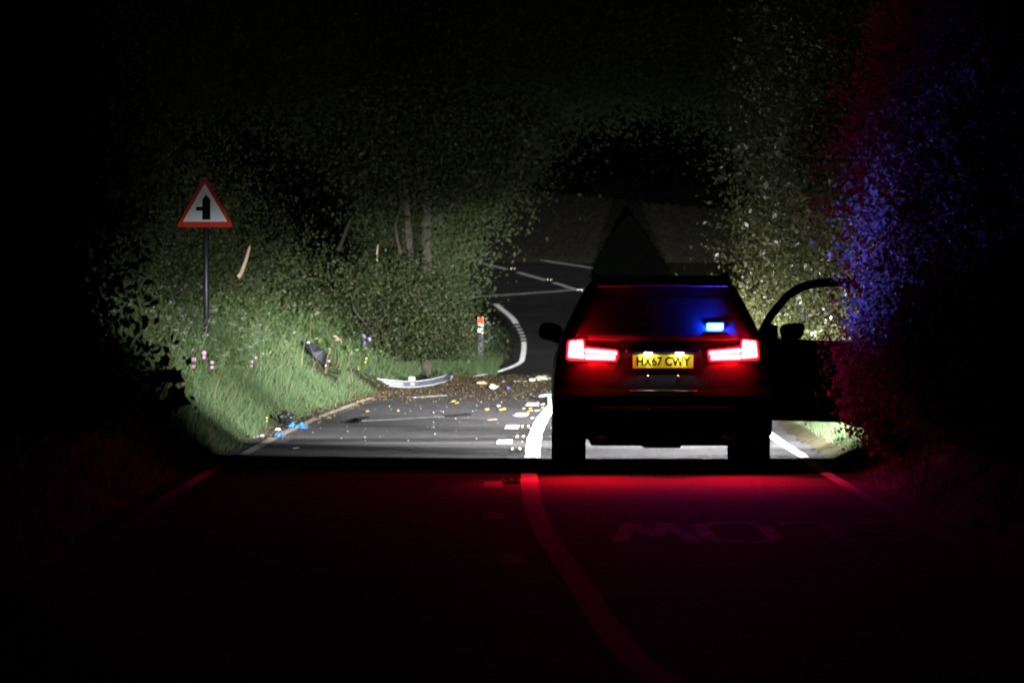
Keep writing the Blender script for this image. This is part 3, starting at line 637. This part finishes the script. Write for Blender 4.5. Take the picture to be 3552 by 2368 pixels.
shard(884,1514,46,14,M['grey_bit'],'broken_trim','grey broken trim piece below the dark blue wrapper','debris')
shard(910,1512,16,12,M['white_bit'],'broken_trim','white tipped splinter at the end of the grey trim piece','debris')
blob(851,1518,9,7,M['yellow_bit'],'plastic_chip','tiny cream chip beside the grey trim piece','debris')
blob(964,1489,18,9,M['white_bit'],'plastic_chip','white pebble sized chip beside the edge line near the gloves','debris')
blob(990,1452,46,44,M['black_bit'],'foam_lump','black ragged foam lump on the verge above the blue glove','debris',True,.12,.5)
blob(1026,1446,18,10,M['black_bit'],'foam_lump','small black crumb of foam next to the big black lump','debris')
blob(1064,1446,16,8,M['black_bit'],'foam_lump','small black crumb of foam at the start of the bright edge line','debris')
shard(1027,1554,26,7,M['white_bit'],'broken_trim','pinkish white sliver alone on the dark road','debris')
shard(1730,1408,16,8,M['grey_bit'],'broken_trim','grey chip between the yellow fragments and the dashes','debris')
shard(1706,1456,36,6,M['tan_bit'],'broken_trim','tan splinter lying flat beside the bright dash','debris')
for i,(a,b_,w,h_,m,l) in enumerate([(1573,1391,16,8,'yellow_bit','upper of two yellow lens fragments in the middle of the lane'),(1584,1398,18,7,'yellow_bit','lower of two yellow lens fragments in the middle of the lane'),
    (1690,1420,18,8,'yellow_bit','yellow lens fragment by itself left of the orange pair'),(1738,1421,16,8,'orange_bit','orange lens fragment with a raised corner near the dashes'),(1750,1418,14,8,'yellow_bit','yellow piece touching the raised orange fragment'),
    (1818,1417,16,6,'tan_bit','tan flat fragment just under the third dash'),(1840,1417,14,7,'orange_bit','orange chip under the third dash'),(1882,1413,16,10,'orange_bit','round orange lamp piece against the solid white line'),
    (1838,1426,24,6,'yellow_bit','yellowish sliver nearest the solid white line'),(1865,1424,24,6,'pale_green','pale greenish sliver touching the solid white line'),(1881,1403,14,8,'white_bit','white chip above the round orange lamp piece'),
    (1382,1424,9,8,'orange_bit','small orange crumb in the empty lane'),(1274,1426,14,9,'orange_bit','peach coloured crumb near the edge of the lane'),(1846,1450,16,7,'tan_bit','beige chip close to the second dash'),
    (1415,1378,10,6,'orange_bit','pinkish chip below the metal bumper beam')]):
    shard(a,b_,w,h_,M[m],'lens_fragment',l,'debris')
blob(1712,1342,26,14,M['white_bit'],'crushed_cup','crumpled whitish cup on the dirt strip','litter',True,None,.6)
blob(1764,1346,12,8,M['deep_blue'],'bottle_cap','small blue cap on the dirt strip','litter')
blob(1672,1328,34,11,M['tan_bit'],'torn_rag','tan rag lying on the dirt strip','litter',True,None,.6)
blob(1846,1318,20,9,M['white_bit'],'crumpled_paper','white crumpled paper next to the pale green lump','litter',True,None,.6)
blob(1883,1311,46,18,M['pale_green'],'crumpled_bag','pale green crumpled bag on the dirt strip beside the car','litter',True,.25,.6)
for i,(a,b_,l) in enumerate([(1800,1322,'first cream chip in the row across the dirt strip'),(1787,1323,'second cream chip in the row, left of the paper'),(1822,1323,'cream chip just below the crumpled paper'),(1745,1324,'lone cream chip at the start of the row')]): shard(a,b_,13,5,M['white_bit'],'plastic_chip',l,'debris')
gb = P(1912,1402,True); gbx = thing('grey_case','grey case with a blue flap standing against the car side','case',gb)
b = bmesh.new(); box(b,-.06,.06,-.15,.15,0,.125,.015); obj('body', b, M['slate_box'], gbx)
b = bmesh.new(); box(b,-.05,.065,-.12,.12,.125,.15,.01); obj('flap', b, M['blue_vinyl'], gbx)
# bent metal bumper beam
bp = [(1278,1340),(1300,1341),(1340,1346),(1400,1351),(1450,1350),(1500,1343),(1540,1333),(1562,1321),(1572,1306)]
p0 = P(1278,1352,True); p1 = P(1568,1326,True); bm_ = thing('bumper_beam','long bent silver metal bumper beam lying at the foot of the bank','car part',(0,0,0))
bD = 128.0; pts = []
for i,(a,c_) in enumerate(bp):
    d = bD+.9*(i/8)**1.5; g = float(zr(d)); pts.append(Vector(((a-W0/2)/FPX*d, d-.25*math.sin(math.pi*i/8), CAMZ+(HZ-c_)/FPX*d)))
zmin = min(p.z for p in pts); sh = .075-zmin
sect = [(-.02,.062),(-.06,.052),(-.066,.04),(-.01,.026),(-.01,-.028),(-.066,-.042),(-.06,-.05),(-.03,-.06),(.01,-.05),(.01,.05)]
b = bmesh.new(); rings = []
for i, p in enumerate(pts):
    k = 1.0 if 0 < i < 7 else (.75 if i != 8 else .45)
    rings.append([b.verts.new((p.x, p.y+sy*k, p.z+sh+sz*k)) for sy, sz in sect])
for r0, r1 in zip(rings, rings[1:]):
    for k in range(len(sect)): b.faces.new((r0[k], r0[(k+1)%len(sect)], r1[(k+1)%len(sect)], r1[k]))
b.faces.new(rings[0]); b.faces.new(rings[-1][::-1]); bmesh.ops.recalc_face_normals(b, faces=b.faces[:]); obj('beam', b, M['metal_bent'], bm_)
for dz in (.047,-.046):
    b = bmesh.new(); tube(b, [(p.x, p.y-.064, p.z+sh+dz) for p in pts[:-1]], .0085, 6); obj('flange', b, M['flange'], bm_, True)
c_ = pts[4]+Vector((-.09,0,sh)); b = bmesh.new(); box(b,c_.x-.055,c_.x+.04,c_.y+.02,c_.y+.08,c_.z+.03,c_.z+.115,.008); obj('bracket', b, M['white_bit'], bm_)
b = bmesh.new(); box(b,c_.x-.02,c_.x+.03,c_.y-.065,c_.y-.045,c_.z-.01,c_.z+.012,.004); obj('bolt_plate', b, M['white_bit'], bm_)
blob(1472,1318,60,26,M['black_bit'],'torn_arch_liner','torn black arch liner just behind the metal beam','car part',False,.2,.6)
blob(1552,1312,36,22,M['grey_bit'],'torn_arch_liner','dark grey torn liner standing up at the far end of the metal beam','car part',False,.1,.6)
blob(1420,1330,44,14,M['black_bit'],'torn_arch_liner','flat black liner scrap under the beam bracket','car part',False,.15,.6)
def ribbon(label, name, px, w, m, cat='car part', on_road=True, hz=.02):
    p = [P(a,c_,on_road) for a,c_ in px]; o0 = p[0]; b = bmesh.new(); L = []
    for i, q_ in enumerate(p):
        d = (p[min(i+1,len(p)-1)]-p[max(i-1,0)]); d.z = 0; d.normalize(); nn = Vector((-d.y,d.x,0))*w
        z0 = .004; z1 = hz*(.6+.5*abs(math.sin(i*1.7)))
        L.append([b.verts.new(q_-o0+nn*s_+Vector((0,0,z_))) for s_, z_ in ((-1,z0),(-1,z1*.6),(0,z1),(1,z1*.6),(1,z0))])
    for r0, r1 in zip(L, L[1:]):
        for k in range(5): b.faces.new((r0[k],r0[(k+1)%5],r1[(k+1)%5],r1[k]))
    b.faces.new(L[0]); b.faces.new(L[-1][::-1]); bmesh.ops.recalc_face_normals(b, faces=b.faces[:])
    o = obj(name, b, m); o.location = o0; tag(o, label, cat)
ribbon('long buckled grey trim strip lying across the lane','trim_strip',dens([(1262,1461),(1320,1459),(1380,1456),(1440,1452),(1512,1447)],3),.03,dcol('dull_bit',(.16,.15,.15)),hz=.022)
ribbon('black torn rubber at the near end of the long grey trim strip','rubber_strip',dens([(1212,1464),(1238,1467),(1252,1455),(1275,1453)],3),.03,M['black_bit'],hz=.035)
ribbon('black torn rubber at the far end of the long grey trim strip','rubber_strip',dens([(1532,1447),(1580,1444),(1622,1441)],3),.05,M['black_bit'],hz=.03)
ribbon('thin white trim strip on the road below the metal beam','trim_strip',dens([(1438,1379),(1490,1376),(1545,1373)],3),.03,M['white_bit'],hz=.018)
ribbon('dark stick on the verge edge left of the metal beam','stick',dens([(1250,1366),(1275,1370),(1300,1374)],3),.03,M['bark'],'branch',hz=.03)
# black bumper corner in the grass
bc = P(1108,1275); bc.y -= .05; gz = bc.y/FPX
pn = thing('bumper_corner','torn glossy black bumper corner lying in the bank grass','car part',(bc.x,bc.y,bc.z))
ox = lambda px: (px-1108)*gz; oz = lambda py: (1275-py)*gz+.02
outl = [(1055,1192),(1076,1190),(1100,1202),(1122,1222),(1140,1246),(1152,1275),(1130,1284),(1115,1262),(1095,1250),(1082,1228),(1064,1216)]
b = bmesh.new(); poly = [(ox(a),oz(c_)) for a,c_ in outl]
f0 = lambda u, v: (u, .25*v-.5*(u)**2*2, v); f1 = lambda u, v: (u*.96, .25*v-.5*(u)**2*2+.05, v*.98)
prism(b, poly, f0, f1); bmesh.ops.triangulate(b, faces=[f for f in b.faces if len(f.verts) > 4]); obj('shell', b, M['gloss_black'], pn)
for a,c_,w in ((1070,1193,.05),(1142,1257,.035),(1131,1273,.03)):
    b = bmesh.new(); bmesh.ops.create_icosphere(b, subdivisions=2, radius=w*.5)
    for v in b.verts: v.co = Vector((v.co.x+ox(a), v.co.y*.5+.25*oz(c_)-1.0*ox(a)**2-.02, v.co.z*.5+oz(c_)))
    obj('clip', b, M['white_bit'], pn)
cu = P(1165,1200); cs = cu.y/FPX
b = bmesh.new(); tube(b, [((a-1165)*cs, .02*i, (1200-c_)*cs+.03) for i,(a,c_) in enumerate([(1156,1191),(1166,1184),(1172,1186),(1172,1180),(1164,1172),(1154,1173)])][::-1]+[((1180-1165)*cs,.1,(1200-1182)*cs+.03),((1186-1165)*cs,.1,.03)], .02, 6)
o = obj('curled_hose', b, M['tan_bit'], None, True); o.location = cu; tag(o, 'curled tan hose on the grass bank above the black bumper corner', 'car part')
blob(1224,1288,32,16,M['black_bit'],'torn_arch_liner','black scrap in the grass between the bumper corner and the metal beam','car part',False,.1,.6)

# ------------------------------------------------------------------ the car
car = thing('police_car','black estate car seen from behind, tail lights on, driver door open','car',(CARX, CARY, 0))
LV = [(0,.24),(.64,.24),(.66,.30),(.955,.32),(.978,.60),(.972,.86),(.95,1.02),(.905,1.17),(.83,1.34),(.735,1.53),(.665,1.66),(.60,1.725),(.35,1.755),(0,1.76)]
def wz(z):
    zs = [l[1] for l in LV[3:]]; ws = [l[0] for l in LV[3:]]; return float(np.interp(z, zs, ws))
def yr0(z): return float(np.interp(z, [.24,.35,.75,.8,1.0,1.17,1.62,1.68,1.76], [.25,.05,.02,.08,.11,.16,.50,.50,.56]))
def yr(x, z): return yr0(z)+.14*min(1.2, abs(x)/max(wz(z),.3))**3
stations = [.42,.5,.6,.75,.92,1.09,1.24,1.34,1.42,2.0,2.3,2.7,3.05,3.35,3.43,3.53,3.68,3.85,4.02,4.17,4.27,4.35,4.6,4.78,4.9]
WY = (.92, 3.85)
def station_pts(y):
    out = []
    arch = max([math.sqrt(max(0,.43**2-(y-w)**2))+.37 if abs(y-w) < .43 else 0 for w in WY])
    hood = np.interp(y, [3.05,3.9,4.6,4.9], [1.0,0,0,0]); nose = np.interp(y, [4.3,4.9], [1,.86])
    hz = np.interp(y, [3.9,4.4,4.75,4.9], [1.13,1.08,.98,.85])
    for i, (w, z) in enumerate(LV):
        if i in (2,3) and arch: z = max(z, arch)
        if i in (4,5) and arch: z = max(z, arch+.03*(i-3)) 
        if y > 3.05 and i >= 7:
            wf = [.90,.86,.75,.62,.48,.25,0][i-7]; zf = hz+.012*(i-7); w = w*hood+wf*(1-hood); z = z*hood+zf*(1-hood)
        if y > 3.9 and i < 7: z = min(z, hz-.01*(7-i)) if i > 3 else z
        out.append((w*nose, z))
    return out
b = bmesh.new(); rings = []
base = [(w, yr(w,z), z) for w, z in LV]; allr = [base]
for k, y in enumerate(stations):
    allr.append([(w, max(y, base[i][1]+.03*(k+1)) if k < 8 else y, z) for i, (w, z) in enumerate(station_pts(y))])
nl = len(LV); VR = []
for r in allr:
    right = [b.verts.new(p) for p in r]; left = [right[i] if r[i][0] == 0 else b.verts.new((-r[i][0], r[i][1], r[i][2])) for i in range(nl)]
    VR.append((right, left))
for k in range(len(VR)-1):
    for i in range(nl-1):
        ymid = (allr[k][i][1]+allr[k+1][i][1])/2; zmid = (allr[k][i][2]+allr[k+1][i+1][2])/2
        if not (2.3 < ymid < 3.3 and 3 <= i <= 9):      # the front door opening on the driver's side
            b.faces.new((VR[k][0][i], VR[k+1][0][i], VR[k+1][0][i+1], VR[k][0][i+1]))
        b.faces.new((VR[k][1][i], VR[k][1][i+1], VR[k+1][1][i+1], VR[k+1][1][i]))
b.faces.new([v for v in VR[-1][0]]+[v for v in VR[-1][1][-2:0:-1]])
NC = 10; prev = None
for i in range(1, nl-1):
    w, z = LV[i]; row = []
    for c in range(NC+1):
        x = w*(2*c/NC-1)
        row.append(VR[0][1][i] if c == 0 else VR[0][0][i] if c == NC else b.verts.new((x, yr(x,z), z)))
    if prev:
        for c in range(NC): b.faces.new((prev[c], prev[c+1], row[c+1], row[c]))
    prev = row
b.faces.new(prev+[VR[0][0][nl-1]]) if False else None
bmesh.ops.recalc_face_normals(b, faces=b.faces[:])
body = obj('body', b, M['paint'], car, True)
for e in body.data.edges: pass
def rear_grid(z0, z1, inset, off, n=12, mrows=8, xlim=None):
    v = []
    for j in range(mrows+1):
        z = z0+(z1-z0)*j/mrows; w = min(wz(z)-inset, xlim or 9)
        for i in range(n+1):
            x = w*(2*i/n-1); v.append((x, yr(x,z)-off, z))
    q_ = [(j*(n+1)+i, j*(n+1)+i+1, (j+1)*(n+1)+i+1, (j+1)*(n+1)+i) for j in range(mrows) for i in range(n)]
    return v, q_
v, q_ = rear_grid(1.19,1.61,.10,.012); rw = obj('rear_window', mesh_np('rear_window', v, q_), M['glass'], car, True)
md = rw.modifiers.new('thickness','SOLIDIFY'); md.thickness = .01; md.offset = -1
b = bmesh.new(); prism(b, [(.345,1.712),(.30,1.672),(.31,1.664),(.62,1.70),(.75,1.765),(.5,1.755)], lambda u,v: (-.585,u,v), lambda u,v: (.585,u,v)); sp_ = obj('spoiler', b, M['paint'], car)
b = bmesh.new(); box(b,-.24,.24,.293,.305,1.676,1.688,.003); obj('brake_light', b, M['interior'], sp_)
for x_ in (-.6,.6):
    b = bmesh.new(); tube(b, [(x_,.75,1.73),(x_,.9,1.775),(x_,2.6,1.78),(x_,2.85,1.74)], .016, 8); obj('roof_rail', b, M['plastic'], car, True)
# rear bumper
b = bmesh.new(); prof = [(-.02,.34),(-.12,.38),(-.15,.48),(-.15,.61),(-.12,.70),(-.062,.768),(.12,.745),(.12,.34)]; L = []
for i in range(25):
    x = -.975+1.95*i/24; k = .20*abs(x/.975)**4
    L.append([b.verts.new((x, y+k, z)) for y, z in prof])
for r0, r1 in zip(L, L[1:]):
    for k in range(len(prof)): b.faces.new((r0[k], r1[k], r1[(k+1)%len(prof)], r0[(k+1)%len(prof)]))
b.faces.new(L[0]); b.faces.new(L[-1][::-1]); bmesh.ops.recalc_face_normals(b, faces=b.faces[:])
M['bumper'] = mat('bumper_plastic', (.004,.004,.005), .8, spec=.03); bump_o = obj('rear_bumper', b, M['bumper'], car)
by = lambda x: .20*abs(x/.975)**4
def trim(z, xw, h_, y0, m, parent, name):
    b = bmesh.new(); n = 20; tube(b, [(-xw+2*xw*i/n, y0+by(-xw+2*xw*i/n), z) for i in range(n+1)], h_, 10); return obj(name, b, m, parent, True)
M['satin'] = mat('satin_metal', (.3,.3,.32), .3, 1)
trim(.592,.66,.009,-.153,M['satin'],bump_o,'trim_strip'); trim(.735,.30,.006,-.092,M['satin'],bump_o,'trim_strip')
for x_, z_ in ((-.135,.862),(.135,.862)):
    b = bmesh.new(); bmesh.ops.create_uvsphere(b, u_segments=12, v_segments=8, radius=.016)
    for v in b.verts: v.co = v.co+Vector((x_, yr(x_,z_)-.012, z_))
    obj('screw_cap', b, M['chrome'], car, True)
for x_ in (-.13,.125):
    b = bmesh.new(); bmesh.ops.create_uvsphere(b, u_segments=12, v_segments=8, radius=.016)
    for v in b.verts: v.co = v.co+Vector((x_, -.156, .578))
    obj('parking_sensor', b, M['chrome'], bump_o, True)
for x_ in (-.55,.55):
    b = bmesh.new(); tube(b, [(x_,-.06,.33),(x_,.2,.33)], .045, 12); obj('exhaust_pipe', b, M['rim'], car, True)
b = bmesh.new(); box(b,-.18,.18,.7,1.1,.21,.4,.03); box(b,-.62,.62,.86,.98,.25,.33,.02); obj('rear_axle', b, M['interior'], car)
# wheels
def wheel(x, y):
    w = bpy.data.objects.new('wheel', None); link(w, car); w.location = (x, y, .368)
    b = bmesh.new(); lathe_x(b, [(-.145,.25),(-.145,.345),(-.12,.366),(.12,.366),(.145,.345),(.145,.25)]); obj('tyre', b, M['rubber'], w, True)
    b = bmesh.new(); s_ = 1 if x > 0 else -1; lathe_x(b, [(-.13,.262),(.13,.262),(.13,.235),(-.13,.235)])
    for k in range(5):
        a = k*1.2566; c, sn = math.cos(a), math.sin(a)
        vs = [Vector((s_*.11+dx, r*c-t_*sn, r*sn+t_*c)) for dx in (-.015,.015) for r, t_ in ((.03,-.035),(.25,-.025),(.25,.025),(.03,.035))]
        vv = [b.verts.new(p) for p in vs]
        for f in ((0,1,2,3),(7,6,5,4),(0,4,5,1),(1,5,6,2),(2,6,7,3),(3,7,4,0)): b.faces.new([vv[j] for j in f])
    obj('rim', b, M['rim'], w)
for x_ in (-.83,.83):
    for y_ in WY: wheel(x_, y_)
# tail lamps
PXC = 2297.0; T = lambda px, py: ((px-PXC)/388., 1.65-(py-1000)/388.)
def lamp_poly(name, pts, mir, m, parent, y0, y1, r=.012):
    poly = roundpoly([((-1 if mir else 1)*T(a,c_)[0], T(a,c_)[1]) for a, c_ in pts], r)
    b = bmesh.new(); prism(b, poly, lambda u,v: (u, yr(u,v)-y0, v), lambda u,v: (u, yr(u,v)-y1, v)); return obj(name, b, m, parent)
for mir in (False, True):
    t = lamp_poly('tail_light', [(1961,1243),(1967,1180),(2024,1174),(2026,1201),(2142,1214),(2142,1234),(2136,1253),(1970,1250)], mir, M['tail_lens'], car, .035, -.04, .016)
    lamp_poly('light_strip', [(1967,1239),(1973,1184),(1992,1181),(1992,1220),(2024,1222),(2024,1244)], mir, M['tail_core'], t, .055, .033)
    lamp_poly('light_strip', [(1994,1181),(2019,1179),(2022,1207),(2025,1212),(2024,1220),(1994,1218)], mir, M['tail_core'], t, .055, .033)
    lamp_poly('light_strip', [(2027,1208),(2137,1218),(2137,1231),(2027,1224)], mir, M['tail_core'], t, .055, .033)
    lamp_poly('light_strip', [(2027,1228),(2132,1233),(2131,1248),(2027,1246)], mir, M['tail_core'], t, .055, .033)
for s_ in (-1,1):      # each lamp's own throw on the road behind
    tl = bpy.data.lights.new('tail_beam','SPOT'); tl.energy = TAIL_W; tl.color = (1,.004,.006); tl.spot_size = R(46); tl.spot_blend = 1; tl.shadow_soft_size = .05
    t_o = bpy.data.objects.new('tail_beam', tl); link(t_o, car); t_o.location = (s_*.64, yr(.64,1.07)-.075, 1.07); t_o.rotation_euler = Vector((0,-math.cos(R(28)),-math.sin(R(28)))).to_track_quat('-Z','Y').to_euler()
# number plate
zc = 1.65-(1254-1000)/388.; yp = yr(0,zc)-.02
b = bmesh.new(); box(b,-.272,.272,yp-.012,yp,zc-.061,zc+.061,.005); pl = obj('number_plate', b, M['plate'], car)
cu_ = bpy.data.curves.new('plate_text','FONT'); cu_.body = "HX67 CWY"; cu_.size = .105; cu_.align_x = 'CENTER'; cu_.align_y = 'CENTER'; cu_.extrude = .0006; cu_.offset = .0026
tmp = bpy.data.objects.new('tmp', cu_); lm = bpy.data.meshes.new_from_object(tmp); bpy.data.objects.remove(tmp); to = bpy.data.objects.new('plate_lettering', lm); link(to, pl); lm.materials.clear(); lm.materials.append(M['black']); to.location = (0, yp-.0135, zc); to.rotation_euler = (R(90),0,0); to.scale = (.90,1.02,1)
b = bmesh.new(); box(b,-.33,.33,yp-.075,yp+.06,zc+.082,zc+.11,.01); hd = obj('tailgate_handle', b, M['plastic'], car)
for x_ in (-.135,.148):
    b = bmesh.new(); box(b,x_-.03,x_+.03,yp-.05,yp-.022,zc+.068,zc+.0815,.003); obj('plate_lamp', b, M['plate_lamp'], car)
# blue strobe behind the rear screen
bx_, bz_ = (2479-PXC)/388., 1.65-(1133-1000)/388.; yb = yr(bx_,bz_)
b = bmesh.new(); box(b,bx_-.085,bx_+.085,yb-.03,yb-.01,bz_-.04,bz_+.04,.008); st = obj('blue_strobe', b, M['interior'], car)
b = bmesh.new(); box(b,bx_-.10,bx_+.10,yb-.11,yb-.005,bz_-.05,bz_-.041,.002); obj('hood', b, M['interior'], st)  # added lip that keeps the strobe's downward light off the road
b = bmesh.new(); box(b,bx_-.07,bx_+.07,yb-.062,yb-.031,bz_-.026,bz_+.026,.012); obj('lens', b, M['blue_core'], st)
sl = bpy.data.lights.new('strobe_beam','SPOT'); sl.energy = STROBE_W; sl.color = (.07,.085,1); sl.spot_size = R(25); sl.spot_blend = .9; sl.shadow_soft_size = .03
so = bpy.data.objects.new('strobe_beam', sl); link(so, car); so.location = (bx_, yb-.075, bz_)
so.rotation_euler = Vector((math.sin(R(19)), -math.cos(R(19)), math.tan(R(9)))).to_track_quat('-Z','Y').to_euler()
# door mirror on the passenger side
def mirror(parent, c, sx):
    b = bmesh.new(); bmesh.ops.create_cube(b, size=1)
    bmesh.ops.subdivide_edges(b, edges=b.edges[:], cuts=3, use_grid_fill=True)
    for v in b.verts:
        d = Vector((v.co.x*2, v.co.y*2, v.co.z*2)); n_ = (abs(d.x)**3.2+abs(d.y)**3.2+abs(d.z)**3.2)**(1/3.2)
        d /= max(n_, 1e-6); v.co = Vector((d.x*.115*(1+.1*d.z*sx), d.y*.07, d.z*.083+.012*d.x*sx))
    o = obj('door_mirror', b, M['plastic'], parent, True); o.location = c
    b = bmesh.new(); tube(b, [(0,0,-.05),(-sx*.15,.02,-.11)], [.035,.03], 8); obj('mirror_arm', b, M['plastic'], o, True); return o
mirror(car, (-.985,3.25,1.245), -1)
# the open driver's door
th = R(64); hinge = Vector((.955, 3.30, 0)); U = Vector((math.sin(th), -math.cos(th), 0)); Nn = Vector((math.cos(th), math.sin(th), 0))
dp = lambda u, n_, z: tuple(hinge+U*u+Nn*n_+Vector((0,0,z)))
b = bmesh.new(); prism(b, roundpoly([(0,.42),(1.12,.40),(1.14,1.0),(1.10,1.15),(0,1.19)], .06), lambda u,z: dp(u,-.06,z), lambda u,z: dp(u,.06,z)); door = obj('front_door', b, M['paint'], car)
b = bmesh.new(); fr = [(.0,1.16),(.06,1.29),(.13,1.40),(.21,1.49),(.29,1.575),(.38,1.635),(.475,1.675),(.63,1.70),(.8,1.71),(1.0,1.69),(1.07,1.62),(1.09,1.4),(1.09,1.12)]
tube(b, [dp(u,0,z) for u, z in fr], .041, 8); obj('window_frame', b, M['plastic'], door, True)
b = bmesh.new(); prism(b, [(.02,1.15),(.2,1.15),(.19,1.30),(.10,1.33)], lambda u,z: dp(u,-.012,z), lambda u,z: dp(u,.012,z)); obj('quarter_panel', b, M['plastic'], door)
mg_ = bpy.data.materials.new('clear_glass'); mg_.use_nodes = True; n, l = mg_.node_tree.nodes, mg_.node_tree.links
tr_ = n.new("ShaderNodeBsdfTransparent"); tr_.inputs[0].default_value = (.93,.95,.94,1); gl_ = n.new("ShaderNodeBsdfGlossy"); gl_.inputs[1].default_value = .05
ms = n.new("ShaderNodeMixShader"); ms.inputs[0].default_value = .012; l.new(tr_.outputs[0], ms.inputs[1]); l.new(gl_.outputs[0], ms.inputs[2]); l.new(ms.outputs[0], n["Material Output"].inputs[0])
b = bmesh.new(); prism(b, [(.0,1.15)]+[(u*.985+.006,z-.012) for u, z in fr[1:-1]]+[(1.08,1.13)], lambda u,z: dp(u,-.003,z), lambda u,z: dp(u,.003,z)); obj('door_window', b, mg_, door)
b = bmesh.new(); prism(b, roundpoly([(.12,.5),(1.0,.48),(1.02,1.08),(.1,1.1)], .05), lambda u,z: dp(u,-.075,z), lambda u,z: dp(u,-.058,z)); obj('door_lining', b, M['interior'], door)
b = bmesh.new(); tube(b, [dp(.15,-.085,1.085),dp(.35,-.09,1.095),dp(.5,-.085,1.10)], .008, 6); obj('door_handle', b, M['satin'], door)
b = bmesh.new(); prism(b, roundpoly([(.3,.78),(.95,.80),(.95,.86),(.3,.85)], .02), lambda u,z: dp(u,-.14,z), lambda u,z: dp(u,-.07,z)); obj('armrest', b, M['interior'], door)
m_ = mirror(car, hinge+U*.30+Nn*.10+Vector((0,0,1.245)), 1); m_.parent = door
# seats behind the opening
for x_ in (-.38,.38):
    s_ = bpy.data.objects.new('front_seat', None); link(s_, car); s_.location = (x_, 2.45, 0)
    b = bmesh.new(); box(b,-.25,.25,0,.5,.5,.66,.05); obj('cushion', b, M['interior'], s_)
    b = bmesh.new(); box(b,-.25,.25,-.14,.02,.6,1.22,.05); obj('backrest', b, M['interior'], s_)
    b = bmesh.new(); box(b,-.13,.13,-.15,-.05,1.24,1.42,.04); obj('headrest', b, M['interior'], s_)
b = bmesh.new(); box(b,-.85,.85,.7,3.6,.33,.42,.01); obj('floor_pan', b, M['interior'], car)
# headlamps and their beams
HX = .68
for s_ in (-1,1):
    b = bmesh.new(); prism(b, roundpoly([(s_*.42,.70),(s_*.78,.74),(s_*.80,.86),(s_*.46,.82)], .03), lambda u,v: (u,4.78-.12*abs(u),v), lambda u,v: (u,4.98-.12*abs(u),v)); hl = obj('headlight', b, M['lamp_glass'], car)
    for nm, wt, half, down, kx, toe in (('low_beam',LOW_W,22,15,3.6,0),('mid_beam',MID_W,7,1.9,5.2,-5),('high_beam',HIGH_W,2.7,.35,3.8,0),('stray_light',FLOOD_W,15,4,2.2,-9)):
        ld = bpy.data.lights.new(nm, 'SPOT'); ld.energy = wt; ld.spot_size = R(2*half); ld.spot_blend = 1; ld.shadow_soft_size = .05; ld.color = (.97,.98,1)
        lo = bpy.data.objects.new(nm, ld); link(lo, car); lo.location = (s_*HX, 5.02, .78); lo.rotation_euler = (R(90-down), 0, R(toe)); lo.scale = (kx,1,1)
